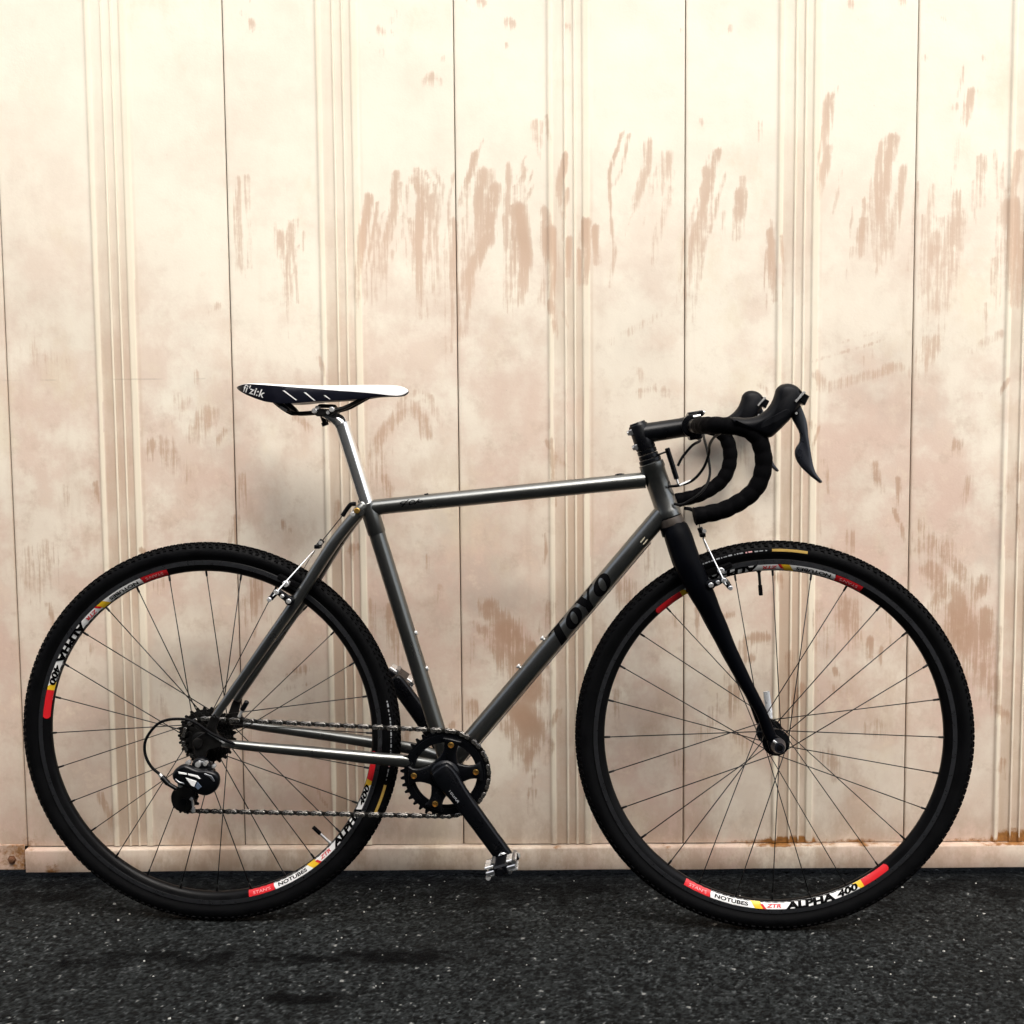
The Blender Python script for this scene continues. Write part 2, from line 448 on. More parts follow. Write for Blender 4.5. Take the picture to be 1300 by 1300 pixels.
for s in STROKES:                                                    # each wipe of the mop leaves thinner drags beside it
    if s[1] < .55 or s[0] < .0045: continue
    for k in range(3):
        ox, oz, u = rng.normal(0, s[0]*1.9), rng.normal(-.012, .028), rng.uniform(.25, .75)
        more.append((max(.0016, s[0]*u), s[1]*rng.uniform(.55, .9))+tuple((x+ox+rng.normal(0, .002), z+oz) for x, z in s[2:]))
STROKES += more
for k in range(95):                                                  # smaller scuffs and splashes low on the panels
    x = rng.uniform(-1.0, 1.15); z = .16+.95*rng.beta(1.6, 1.5); L = rng.uniform(.012, .075); an = rng.normal(1.45, .35); w = rng.uniform(.0025, .011)
    if rng.random() < .25: x = rng.uniform(.75, 1.15); w *= 1.5
    STROKES.append((w, rng.uniform(.32, .72), (x, z), (x+L*.5*math.cos(an)+rng.normal(0, .004), z-L*.5*math.sin(an)), (x+L*math.cos(an), z-L*math.sin(an))))
def smoothstep(x, a, b):
    t = np.clip((x-a)/(b-a), 0, 1); return t*t*(3-2*t)
def mud_mask(X, Z):
    m = np.zeros(X.shape)
    wob = (lattice(X, Z, .02, 21)-.5)*.0025+(lattice(X, Z, .06, 22)-.5)*.006
    Xw = X+wob
    for s in STROKES:
        hw, a, pts = s[0]*1.2, s[1], s[2:]
        x0 = min(p[0] for p in pts)-hw*2-.01; x1 = max(p[0] for p in pts)+hw*2+.01
        z0 = min(p[1] for p in pts)-hw*2-.01; z1 = max(p[1] for p in pts)+hw*2+.01
        k = (X > x0) & (X < x1) & (Z > z0) & (Z < z1)
        if not k.any(): continue
        x, z = Xw[k], Z[k]; d = np.full(x.shape, 9.)
        for p, q in zip(pts[:-1], pts[1:]):
            ux, uz = q[0]-p[0], q[1]-p[1]; L = ux*ux+uz*uz+1e-9
            t = np.clip(((x-p[0])*ux+(z-p[1])*uz)/L, 0, 1)
            d = np.minimum(d, np.hypot(x-p[0]-t*ux, z-p[1]-t*uz))
        zz0, zz1 = max(p[1] for p in pts), min(p[1] for p in pts)
        fade = 1-.45*smoothstep((zz0-z)/max(zz0-zz1, .01), .35, 1.05)      # each smear thins out towards its lower end
        m[k] = np.maximum(m[k], a*fade*(1-smoothstep(d/hw, .35, 1.45)))
    return m
m_wall = bpy.data.materials.new('dirty_cream_paint'); t = NT(m_wall)
P = t.position(); sep = t.n('SeparateXYZ'); t.t.links.new(P, sep.inputs[0]); z = sep.outputs[2]
n_big = t.noise(1.7, 5, .62); n_mid = t.noise(6.5, 6, .65); n_str = t.noise(1, 4, .6, sc=(26, 26, 3.0)); n_fine = t.noise(70, 5, .65)
height = t.ss(t.m('ADD', z, t.m('MULTIPLY', t.m('SUBTRACT', t.noise(1, 5, .65, sc=(2.6, 2.6, 1.1)), .5), 1.5)), 1.50, .15)
film = t.m('MULTIPLY', t.m('ADD', t.m('MULTIPLY', height, .95), .03), t.ss(t.m('ADD', t.m('MULTIPLY', n_big, .5), t.m('MULTIPLY', n_mid, .5)), .30, .64, .28, 1.15), clamp=True)
base = t.mix(film, (.83, .77, .64), (.575, .455, .36))
pink = t.m('MULTIPLY', t.ss(n_mid, .44, .66), t.ss(z, 1.6, .45, .12, .92))
base = t.mix(pink, base, (.60, .43, .345))
grey = t.m('MULTIPLY', t.ss(t.noise(4.2, 5, .6, sc=(1, 1, .7), rot=(0, .5, 0)), .56, .72), t.ss(z, 1.3, .4, .06, .55))
base = t.mix(grey, base, (.42, .36, .30))
ochre = t.m('MULTIPLY', t.ss(t.noise(3.1, 6, .7, sc=(1.3, 1, .8)), .54, .68), .35)
base = t.mix(ochre, base, (.66, .55, .38))
blot = t.m('MULTIPLY', t.ss(t.noise(1, 6, .68, sc=(6.5, 6.5, 3.6), rot=(0, .25, 0)), .54, .66), t.ss(z, 1.25, .5, .04, .42))
base = t.mix(blot, base, (.47, .315, .215))
mott = t.m('MULTIPLY', t.ss(t.noise(24, 6, .7), .52, .70), t.ss(z, 1.5, .5, .05, .42))
base = t.mix(mott, base, (.46, .335, .245))
pale = t.m('MULTIPLY', t.ss(t.noise(13, 5, .7), .54, .74), t.ss(z, 1.5, .5, .0, .5))
base = t.mix(pale, base, (.78, .70, .54))
run = t.m('MULTIPLY', t.ss(n_str, .58, .75), t.ss(z, 1.5, .4, .03, .28))
base = t.mix(run, base, (.48, .35, .26))
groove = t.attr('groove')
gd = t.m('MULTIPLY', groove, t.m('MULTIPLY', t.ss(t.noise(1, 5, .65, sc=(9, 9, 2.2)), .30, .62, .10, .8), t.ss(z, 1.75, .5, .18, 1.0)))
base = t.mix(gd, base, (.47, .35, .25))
worn = t.attr('crest')
base = t.mix(t.m('MULTIPLY', worn, t.ss(n_mid, .35, .6, .45, .85)), base, (.80, .72, .56))
mud = t.attr('mud')
s1 = t.noise(1, 4, .75, sc=(190, 1, 8), rot=(0, R(7), 0)); s2 = t.noise(38, 5, .7)
mk = t.m('ADD', mud, t.m('MULTIPLY', t.m('SUBTRACT', t.m('ADD', t.m('MULTIPLY', s1, .68), t.m('MULTIPLY', s2, .32)), .5), 3.3))
mk = t.m('MULTIPLY', t.ss(mk, .16, .72), t.ss(mud, .02, .22))
mk = t.m('MULTIPLY', mk, t.m('ADD', t.m('MULTIPLY', mud, .45), .42))
low_mud = t.ss(z, 1.05, .75)                                             # the mud's brown turns darker low down
base = t.mix(mk, base, t.mix(low_mud, t.mix(n_mid, (.47, .30, .20), (.57, .41, .30)), t.mix(n_mid, (.33, .185, .105), (.42, .26, .165))))
weld = t.m('MULTIPLY', t.ss(t.m('ABSOLUTE', t.m('SUBTRACT', z, .992)), .0022, .0006), t.ss(t.noise(1, 3, .6, sc=(14, 1, 1)), .50, .62, 0, .30))
base = t.mix(t.m('MULTIPLY', weld, t.ss(sep.outputs[0], -.45, -.60)), base, (.33, .27, .21))
spots = t.m('MULTIPLY', t.ss(n_fine, .70, .78), t.ss(t.noise(9, 3), .48, .62, 0, .55))
base = t.mix(spots, base, (.25, .19, .14))
splash = t.m('MULTIPLY', t.m('MULTIPLY', t.ss(z, .19, .02, 0, .9), t.ss(t.noise(1, 6, .7, sc=(24, 24, 13)), .40, .62, .15, 1.0)), .8)
base = t.mix(splash, base, (.40, .285, .20))
rust = t.attr('rust')
rk = t.ss(t.m('ADD', rust, t.m('MULTIPLY', t.m('SUBTRACT', t.noise(85, 6, .7), .5), 1.1)), .35, .75)
base = t.mix(rk, base, t.mix(t.noise(140, 4), (.08, .028, .012), (.42, .19, .045)))
t.set(color=base, rough=t.ss(n_mid, .3, .7, .48, .72), spec=.35,
      normal=t.bump(t.noise(240, 4), .00035, .6, t.bump(t.noise(4.5, 3, .45), .010, .55)))
m_gap = mat('dark_gap', (.045, .030, .022), .9)

WALL_Y = 2.240
wall = empty('panel_wall', (0, WALL_Y, 0))
wall['label'] = 'cream steel panel wall with brown mud smears, standing behind the bicycle'; wall['category'] = 'wall'; wall['kind'] = 'thing'
PITCH, SEAM0 = .4377, -1.0032
# ribs pressed into each panel: (distance from the seam, how far it stands out)
PROFILE = [(.0007, -.003), (.0014, -.0003), (.004, 0), (.1705, 0), (.1745, .0008), (.1770, .0046), (.1790, .0056), (.1822, .0056), (.1845, .0046), (.1870, .0012), (.189, .0008), (.2040, .0008), (.2056, .0012),
           (.2072, .0048), (.2085, .0054), (.2100, .0048), (.2116, .0012), (.2132, .0008), (.2220, .0008), (.2238, .0012), (.2254, .0048), (.2267, .0054), (.2282, .0048), (.2298, .0012), (.2312, .0008), (.2390, .0008),
           (.2410, .0016), (.2428, .0050), (.2445, .0056), (.2525, .0056), (.2545, .0048), (.2580, .0014), (.2620, 0), (PITCH-.004, 0), (PITCH-.0014, -.0003), (PITCH-.0007, -.003)]
px_, ph_ = [p[0] for p in PROFILE], [p[1] for p in PROFILE]
Z0, Z1 = .0640, 2.9
def panel(k, dx, dz):
    xs = np.unique(np.concatenate([np.array(px_), np.arange(.004, PITCH-.003, dx)])); zs = np.append(np.arange(Z0, Z1, dz), Z1)
    X, Z = np.meshgrid(xs, zs, indexing='ij'); H = np.interp(X, px_, ph_)*np.where((X > .005) & (X < PITCH-.005), .72, 1.0); wx = X+SEAM0+k*PITCH
    H = H+(lattice(wx, Z, .23, 31)-.5)*.0030*smoothstep(X, .01, .05)*(1-smoothstep(X, PITCH-.05, PITCH-.01))
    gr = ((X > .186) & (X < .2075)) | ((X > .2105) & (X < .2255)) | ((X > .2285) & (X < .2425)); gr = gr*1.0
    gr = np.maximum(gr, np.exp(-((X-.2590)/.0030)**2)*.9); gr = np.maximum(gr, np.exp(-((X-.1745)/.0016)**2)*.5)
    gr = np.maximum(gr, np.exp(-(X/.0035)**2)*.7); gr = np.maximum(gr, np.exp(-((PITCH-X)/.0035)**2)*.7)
    cr = np.where(H > .0030, 1.0, 0.0)*(X < .26)
    ru = np.zeros(X.shape)
    edge = np.exp(-((Z-Z0)/.010)**2)
    am = lattice(wx, Z*0, .05, 41)
    ru = edge*(.25+.35*am)*(wx > .2)*smoothstep(wx, .2, .45)+edge*np.exp(-((wx-.50)/.07)**2)*.55+edge*np.exp(-((wx-.66)/.05)**2)*.35
    ru += np.exp(-((Z-Z0)/.030)**2)*np.exp(-((wx-.965)/.045)**2)*.75*(.5+.5*gr)+np.exp(-((Z-Z0)/.02)**2)*gr*(wx > .4)*.55
    ru += np.exp(-((wx+1.0)/.03)**2)*np.exp(-((Z-.07)/.03)**2)*.5
    co = np.stack([wx, -H, Z], -1).reshape(-1, 3)
    nx, nz = X.shape; ii, jj = np.meshgrid(np.arange(nx-1), np.arange(nz-1), indexing='ij'); q = (ii*nz+jj).ravel()
    me = grid_mesh('panel', co.astype(np.float32), np.stack([q, q+nz, q+nz+1, q+1], -1).astype(np.int32), dict(mud=mud_mask(wx, Z), groove=gr, crest=cr, rust=np.clip(ru, 0, 1.2)))
    me.materials.append(m_wall); o = link('panel', me, wall)
    return o
for k in range(-3, 9): panel(k, .0045 if 0 <= k <= 4 else .02, .0045 if -1 <= k <= 5 else .05)
bk = MB().add(box((.6, .022, 1.46), (5.6, .01, 2.88))).build('backing_sheet', m_gap, wall)

def painted(name, mb_list, rust_at=None, **kw):
    o = MB()
    for q in mb_list: o.add(q)
    ob = o.build(name, m_wall, wall, **kw); me = ob.data
    n = len(me.vertices); xyz = np.zeros(n*3); me.vertices.foreach_get('co', xyz); xyz = xyz.reshape(-1, 3)
    for a in ('mud', 'groove', 'crest'): me.attributes.new(a, 'FLOAT', 'POINT')
    at = me.attributes.new('rust', 'FLOAT', 'POINT')
    if rust_at: at.data.foreach_set('value', np.clip(rust_at(xyz[:, 0], xyz[:, 2]), 0, 1.2).astype(np.float32))
    return ob
# bottom rail: an upstand with a rolled top edge, cut into short lengths so that its outline wavers a little
def rail(x0=SEAM0+.0015, x1=2.6):
    prof = [(.004, .0622), (-.0120, .0615), (-.0140, .0602), (-.0150, .0578), (-.0150, .0172), (-.0143, .0156), (-.0125, .0150), (.004, .0150)]
    xs = np.append(np.arange(x0, x1, .012), x1); v, f = [], []; n = len(prof)
    w = lattice(xs, xs*0, .16, 51)-.5
    for x, q in zip(xs, w):
        for y, z in prof: v.append((x, y+q*.0016, z+q*.0016))
    for i in range(len(xs)-1):
        for k in range(n-1): f.append((i*n+k, i*n+k+1, (i+1)*n+k+1, (i+1)*n+k))
    f += [tuple(range(n)), tuple(range(len(v)-n, len(v)))]
    return v, f
painted('bottom_rail', [rail()], lambda x, z: np.where(z > .059, .12+.5*np.exp(-((x-.50)/.09)**2)+.6*np.exp(-((x-.97)/.05)**2)+.35*np.exp(-((x-.68)/.05)**2), .02)+.30*(z < .017)+.34*(lattice(x, z, .03, 61) > .78)*(lattice(x, z*0, .11, 62) > .45)+.22*(lattice(x, z*0, .017, 63) > .7)*(z > .058))
painted('bottom_rail', [rail(-2.3, -1.0615)], lambda x, z: .02+.25*(z < .017))
painted('corner_bracket', [box((-1.034, -.0020, .0415), (.052, .004, .052), .0015)], lambda x, z: .12+.3*(np.abs(z-.0415) > .023)+.2*(x > -1.012))
br = [o for o in wall.children if o.name.startswith('corner_bracket')][0]
bt = MB().add(lathe([(-.0095, .0045), (-.0085, .0062), (-.0045, .0062), (-.0040, .0095), (-.003, .0095)], (-1.034, 0, .037), 6)).build('bolt', mat('rusty_steel', (.17, .075, .035), .8, .2, var=.6, scale=200), br)

# unseen block added behind the camera to keep low skylight off the lower panels
m_blocker = mat('blocker_grey', (.045, .044, .042), .9, var=.3, scale=12)  # dark grey for the added light blocker
blocker = MB().add(box((-3.9, -1.15, 1.8), (12.4, .3, 3.6))).build('light_blocker', m_blocker, sharp=30); blocker['kind'] = 'structure'

# ------------------------------------------------------------------ bicycle materials
def paint():
    m = bpy.data.materials.new('gunmetal_paint'); t = NT(m); oc = t.objco()
    fl = t.noise(900, 2, .5, oc); sm = t.noise(14, 5, .6, oc)
    t.set(color=t.mix(fl, (.125, .129, .124), (.215, .22, .212)), metal=.96, rough=t.ss(sm, .3, .7, .27, .34), normal=t.bump(fl, .00006, .5), coat=.12, coatr=.25)
    return m
m_paint = paint()
m_carbon = mat('matte_black_carbon', (.0014, .0017, .0028), .40, var=.35, scale=18, spec=.04)
m_rubber = mat('black_rubber', (.0022, .0022, .0025), .75, var=.45, scale=120, bump=.0003, spec=.05)
m_side = mat('tyre_sidewall', (.0020, .0021, .0025), .6, var=.4, scale=30, spec=.08)
m_tape = mat('black_bar_tape', (.0016, .0016, .002), .75, var=.4, scale=140, bump=.0004, spec=.04)
m_hood = mat('black_hood_rubber', (.0025, .0028, .004), .5, var=.3, scale=60, spec=.14)
m_rim = mat('black_anodised_rim', (.003, .003, .0034), .36, 0, var=.3, scale=30, spec=.12)
m_track = mat('machined_brake_track', (.085, .088, .096), .30, .85, var=.25, scale=90)
m_silver = mat('bright_silver', (.85, .85, .83), .26, .72, var=.15, scale=40)
m_post = mat('satin_silver_seatpost', (.92, .92, .90), .20, .95, var=.12, scale=26)
m_alloy = mat('grey_alloy', (.42, .43, .44), .35, .95, var=.3, scale=60)
m_black = mat('gloss_black_alloy', (.0022, .0025, .0034), .3, 0, var=.4, scale=24, spec=.2, coat=.08)
m_dark = mat('dark_worn_steel', (.008, .0075, .007), .5, .6, var=.6, scale=70)
m_chain = mat('chain_steel', (.38, .36, .33), .24, .95, var=.5, scale=200)
m_chain_dark = mat('oily_chain_steel', (.016, .015, .013), .42, .8, var=.5, scale=200)
m_lever = mat('blue_grey_lever', (.016, .018, .024), .3, .3, var=.3, scale=20, spec=.5)
m_spoke = mat('black_spoke', (.012, .012, .012), .4, .5, var=.3, scale=50)
m_cable = mat('black_cable_housing', (.003, .003, .0035), .5, var=.3, scale=80, spec=.1)
m_white = mat('white_saddle_cover', (.80, .80, .79), .42, var=.05, scale=30)
m_saddle = mat('black_saddle_side', (.006, .0065, .012), .38, var=.35, scale=50, spec=.2)
m_gold = mat('gold_anodised', (.62, .36, .09), .3, .9, var=.3, scale=90)
m_ink_w = mat('white_print', (.80, .80, .78), .45, var=.04)
m_ink_k = mat('black_print', (.0015, .0015, .0018), .5, var=.2, spec=.05)
m_ink_g = mat('grey_print', (.30, .31, .32), .45, var=.15)
m_ink_r = mat('red_print', (.62, .012, .018), .4, var=.12)
m_ink_p = mat('pale_red_print', (.78, .42, .42), .4, var=.08)
m_ink_y = mat('yellow_print', (.80, .50, .02), .42, var=.08)
m_label_gold = mat('gold_tyre_label', (.42, .27, .06), .5, var=.2, scale=150)
m_cream = mat('cream_sticker', (.72, .66, .48), .5, var=.15, scale=150)
m_qr = mat('pale_satin_alloy', (.70, .72, .74), .28, .5, var=.1)
m_crown = mat('brown_grey_crown_race', (.085, .070, .058), .45, .5, var=.3, scale=60)

bike = empty('bicycle')
bike['label'] = 'dark grey drop-bar bicycle with knobbly tyres and white saddle, leaning against the panel wall'; bike['category'] = 'bicycle'
bike.matrix_world = Matrix(((.99883326, .04828955, .000486604, -.5718523), (-.048292, .99878255, .010064522, 2.037922), (0, -.01007628, .999949233, 0), (0, 0, 0, 1)))
RO, WB, AZ = .3475, 1.005, .3475
BB = (.4315, .2898)

# ------------------------------------------------------------------ wheels
def tyre_mesh():
    b = MB(); n = 168; prof = []
    for k in range(17):                                              # bead to bead round the casing
        a = R(-128)+R(256)*k/16; prof.append((.0158*math.sin(a), .3295+.0150*math.cos(a)))
    prof = [(-.0098, .3125), (-.0108, .3165)]+prof+[(.0108, .3165), (.0098, .3125)]
    v, f = [], []
    for i in range(n):
        th = 2*math.pi*i/n
        for y, r in prof: v.append((r*math.cos(th), y, r*math.sin(th)))
    m = len(prof)
    for i in range(n):
        for k in range(m-1): f.append((i*m+k, i*m+k+1, ((i+1) % n)*m+k+1, ((i+1) % n)*m+k))
    b.add((v, f), 1)
    def knob(th, a, w, l, h, tw=0.0):
        """a lug at angle th round the wheel and a round the casing"""
        er = Vector((math.cos(th), 0, math.sin(th))); et = Vector((-math.sin(th), 0, math.cos(th))); ey = Vector((0, 1, 0))
        nn = er*math.cos(a)+ey*math.sin(a); ss = ey*math.cos(a)-er*math.sin(a); c = er*.3295+nn*.0147
        t2 = et*math.cos(tw)+ss*math.sin(tw); s2 = ss*math.cos(tw)-et*math.sin(tw)
        q = [(-1, -1), (1, -1), (1, 1), (-1, 1)]
        lo = [c+t2*x*l/2+s2*y*w/2-nn*.0008 for x, y in q]; hi = [c+t2*x*l*.42+s2*y*w*.42+nn*h for x, y in q]
        b.add((lo+hi, [(4, 5, 6, 7)]+[(i, (i+1) % 4, 4+(i+1) % 4, 4+i) for i in range(4)]), 0)
    N = 176; s = 2*math.pi/N
    for i in range(N):
        th = i*s
        for sg in (-1, 1):
            knob(th+(.5*s if sg > 0 else 0), sg*.17, .0042, .0062, .0026, sg*.5)
            knob(th+(.0 if sg > 0 else .5*s), sg*.52, .0040, .0060, .0028, sg*.35)
            knob(th+.25*s, sg*.88, .0050, .0072 if i % 2 else .0055, .0030 if i % 2 else .0024, 0)
            if i % 2: knob(th, sg*1.12, .0022, .0040, .0012, 0)
    return b
def rim_mesh():
    b = MB()
    half = [(0, .2945), (-.0030, .2947), (-.0055, .2960), (-.0082, .2992), (-.0104, .3032), (-.0116, .3066), (-.0121, .3070), (-.0121, .3145), (-.0112, .3155), (-.0085, .3150), (-.0080, .310), (0, .3085)]
    prof = half+[(-y, r) for y, r in half[-2:0:-1]]; n = 144; v = []
    for y, r in prof:
        for k in range(n):
            th = 2*math.pi*k/n; v.append((r*math.cos(th), y, r*math.sin(th)))
    m = len(prof)
    for i in range(m):
        j = (i+1) % m; tr = all(abs(abs(prof[q][0])-.0121) < 1e-6 for q in (i, j))
        f = [(i*n+k, i*n+(k+1) % n, j*n+(k+1) % n, j*n+k) for k in range(n)]
        b.f += f; b.k += [1 if tr else 0]*n
    b.v = v
    return b
def spoke_mesh(fl_r, fl_y, rim_y, dphi):
    """one spoke with its nipple: rim end on the x axis, hub end dphi round the flange"""
    b = MB(); a = (fl_r*math.cos(dphi), fl_y, fl_r*math.sin(dphi)); c = Vector((.2965, rim_y, 0)); A = Vector(a); d = (A-c).normalized()
    b.add(tube([A, c+d*.012], .00092, 6)); b.add(tube([c+d*.0125, c+d*.011, c], [.0012, .0019, .0021], 6))
    b.add(rod((A.x, A.y-.002, A.z), (A.x, A.y+.002, A.z), .0016, 6))
    return b
def arc_strip(r0, r1, y0, y1, a0, a1, n=None, skew=0.0):
    """flat print on the rim between radii and angles (anticlockwise); skew leans its ends"""
    n = n or max(2, int(abs(a1-a0)/R(2))); v, f = [], []
    for i in range(n+1):
        a = a0+(a1-a0)*i/n
        for q in range(4):
            u = q/3; r = r0+(r1-r0)*u; aa = a+skew*(u-.5); v.append((r*math.cos(aa), y0+(y1-y0)*u, r*math.sin(aa)))
    for i in range(n):
        for q in range(3): f.append((i*4+q, i*4+q+1, i*4+5+q, i*4+4+q))
    return v, f
SK = [(-.0104, .2972), (-.0124, .3044)]
def rim_y(r):                                                        # the near face of the rim wall at radius r
    pts = [(.2947, -.0030), (.2960, -.0055), (.2992, -.0082), (.3032, -.0104), (.3066, -.0116)]
    return float(np.interp(r, [p[0] for p in pts], [p[1] for p in pts]))
def rim_print(b, mi, text, a0, a1, r0, r1, lift, bold=0.0, shear=0.0):
    lift = lift+.0002
    """lettering bent along the rim, tops towards the hub, reading anticlockwise as seen from the near side"""
    v, f = glyphs(text, 1.0, shear, bold); xs = [p[0] for p in v]; ys = [p[1] for p in v]
    x0, x1, y0, y1 = min(xs), max(xs), min(ys), max(ys); out = []
    for x, y in v:
        a = a0+(a1-a0)*(x-x0)/(x1-x0); r = r1-(r1-r0)*(y-y0)/(y1-y0)
        out.append((r*math.cos(a), rim_y(r)-lift, r*math.sin(a)))
    b.add((out, f), mi)
def strip_on_rim(b, mi, a0, a1, lift, r0=.2957, r1=.3065, skew=0.0, round_end=0):
    n = max(3, int(abs(a1-a0)/R(1.2))); v, f = [], []; rs = [r0+(r1-r0)*q/4 for q in range(5)]
    for i in range(n+1):
        for q, r in enumerate(rs):
            u = q/4-.5; a = a0+(a1-a0)*i/n+skew*u
            if round_end and i == n: a -= .012*(abs(u)*2)**2.5
            v.append((r*math.cos(a), rim_y(r)-lift, r*math.sin(a)))
    for i in range(n):
        for q in range(4): f.append((i*5+q, i*5+q+1, i*5+6+q, i*5+5+q))
    b.add((v, f), mi)
def rim_decal(a0, parent, name='rim_decal'):
    """from a0 anticlockwise: red block, NOTUBES, yellow flash, ZTR, ALPHA 400, yellow flash, red block"""
    D = R; b = MB(); A = lambda d: a0+D(d)
    strip_on_rim(b, 0, A(0), A(9.4), .0003); rim_print(b, 4, "STAN'S", A(1.6), A(8.0), .2988, .3036, .0006, .0)
    strip_on_rim(b, 1, A(9.4), A(66), .0002, skew=.012)
    rim_print(b, 2, 'NOTUBES', A(11), A(22.5), .2980, .3040, .0006, .03)
    strip_on_rim(b, 3, A(24.0), A(27.2), .0004, skew=.03); strip_on_rim(b, 0, A(27.0), A(28.0), .0006, .2990, .3065, skew=.02)
    rim_print(b, 0, 'ZTR', A(28.6), A(33.5), .2982, .3040, .0006, .03, .2)
    rim_print(b, 2, 'ALPHA', A(35.0), A(51.5), .2956, .3067, .0008, .058, .1)
    rim_print(b, 2, '400', A(52.5), A(60), .2962, .3060, .0007, .045, .2)
    strip_on_rim(b, 3, A(59.6), A(62.6), .0005, skew=.03)
    strip_on_rim(b, 0, A(61.8), A(72), .0006, skew=.0, round_end=1); rim_print(b, 4, 'RIM', A(63.5), A(67.5), .2990, .3024, .0008, .02) if False else None
    return b.build(name, [m_ink_r, m_ink_w, m_ink_k, m_ink_y, m_ink_p], parent, sharp=0)
def tyre_label(a0, parent):
    """gold bar, then a line of small worn grey and red marks, moulded on the near wall of the tyre"""
    b = MB()
    def seg(mi, d0, d1, r0, r1):
        n = max(2, int((d1-d0)/1.5)); v, f = [], []
        for i in range(n+1):
            a = a0+R(d0+(d1-d0)*i/n)
            for r in (r0, (r0+r1)/2, r1):
                c = (r-.3295); y = -.0158*math.sqrt(max(0, 1-(c/.0150)**2))-.0004; v.append((r*math.cos(a), y, r*math.sin(a)))
        for i in range(n):
            for q in range(2): f.append((i*3+q, i*3+q+1, i*3+4+q, i*3+3+q))
        b.add((v, f), mi)
    seg(0, 0, 10.5, .3292, .3338)
    d = 12.0; rg = random.Random(3)
    while d < 37:
        w = rg.choice([.35, .5, .8, 1.1]); mi = 2 if 15.5 < d < 18.5 else 1
        seg(mi, d, d+w, .3300+rg.uniform(0, .0006), .3325+rg.uniform(-.0006, .0004)); d += w+rg.choice([.3, .4, .7])
    return b.build('tyre_label', [m_label_gold, m_ink_g, m_ink_p], parent, sharp=0)
def valve(a, parent):
    b = MB(); d = Vector((math.cos(a), 0, math.sin(a))); y = V(0, 0, 0)
    b.add(rod(d*.296, d*.2925, .0042, 10), 0); b.add(rod(d*.295, d*.266, .0026, 10), 0); b.add(rod(d*.270, d*.2515, .0036, 10, .0008), 1)
    return b.build('valve_stem', [m_silver if parent.location.x < .5 else m_dark, m_rubber], parent)
tyre_me = rim_me = None; spoke_cache = {}
def make_wheel(x, rear):
    global tyre_me, rim_me
    if rim_me is None:
        w = rim_mesh().build('wheel', [m_rim, m_track], bike, 25); rim_me = w.data
    else: w = link('wheel', rim_me, bike)
    w.location = (x, 0, AZ)
    if tyre_me is None:
        ty = tyre_mesh().build('tyre', [m_rubber, m_side], w, 30); tyre_me = ty.data
    else: ty = link('tyre', tyre_me, w)
    ty.rotation_euler.y = R(17) if rear else 0
    yn, yf, fr = (-.021, .036, .0225) if rear else (-.035, .035, .0205)
    for k in range(28):
        near = k % 2 == 0; lead = (k//2) % 2 == 0; s = 1 if lead else -1
        key = (rear, near, lead)
        dphi = s*3*2*2*math.pi/28-s*math.pi/28*.0
        if key not in spoke_cache:
            o = spoke_mesh(fr, (yn if near else yf)+(.0022 if lead else -.0022), -.003 if near else .003, dphi).build('spoke', m_spoke, w, 0); spoke_cache[key] = o.data
        else: o = link('spoke', spoke_cache[key], w)
        o.rotation_euler.y = -(2*math.pi*k/28+R(.4))
    hb = MB()
    if rear:
        hb.add(lathe([(-.064, .006), (-.064, .0085), (-.0245, .0125), (-.0235, .026), (-.0190, .026), (-.0180, .015), (-.008, .0125), (.024, .0125), (.032, .015), (.0335, .0255), (.0385, .0255), (.0395, .012), (.064, .0085), (.064, .006)], n=28))
    else:
        hb.add(lathe([(-.050, .006), (-.050, .0085), (-.0395, .011), (-.0375, .0235), (-.0325, .0235), (-.0315, .014), (-.022, .0105), (.022, .0105), (.0315, .014), (.0325, .0235), (.0375, .0235), (.0395, .011), (.050, .0085), (.050, .006)], n=28))
    hb.build('hub', m_black, w)
    return w
rear_wheel = make_wheel(0.0, True)
front_wheel = make_wheel(WB, False)
for w, a in ((rear_wheel, R(-77.5)), (rear_wheel, R(103)), (front_wheel, R(-120.5)), (front_wheel, R(60.5))): rim_decal(a, w)
tyre_label(R(-26), rear_wheel); tyre_label(R(80.5), front_wheel)
valve(R(-43.2), rear_wheel); valve(R(95), front_wheel)

# ------------------------------------------------------------------ frame
fr = MB()
fr.add(lathe([(-.034, .0195), (-.0335, .0215), (.0335, .0215), (.034, .0195)], (BB[0], 0, BB[1]), 28))
frame = fr.build('frame', m_paint, bike)
ST0, ST1 = (BB[0], BB[1]), (.2955, .7555)
def member(name, mb, m=m_paint, sharp=38): return mb.build(name, m, frame, sharp)
b = MB(); b.add(tube([ST0, ST1], .0146, 22)); d = (V(ST1[0], 0, ST1[1])-V(ST0[0], 0, ST0[1])).normalized(); T = V(ST1[0], 0, ST1[1])
b.add(tube([T-d*.050, T-d*.048, T-d*.004, T+d*.006, T+d*.007], [.0148, .0160, .0160, .0160, .0145], 22)); member('seat_tube', b)
b = MB(); b.add(tube([(.298, .7540), (.345, .7589), (.73, .7957), (.782, .8005)], [.0142, .0140, .0140, .0144], 22)); member('top_tube', b)
DT0, DT1 = V(.437, 0, .2965), V(.8170, 0, .7480); dd = (DT1-DT0).normalized()
b = MB(); b.add(tube([DT0, DT1], .0163, 24)); member('down_tube', b)
HT0, HT1 = V(.8245, 0, .7363), V(.7921, 0, .8307); hd = (HT1-HT0).normalized()
b = MB(); b.add(tube([HT0, HT0+hd*.001, HT0+hd*.012, HT0+hd*.014, HT1-hd*.014, HT1-hd*.012, HT1-hd*.001, HT1], [.0205, .0218, .0218, .0205, .0205, .0218, .0218, .0205], 28)); member('head_tube', b)
def ys(path, s): return [(x, s*y, z) for x, y, z in path]
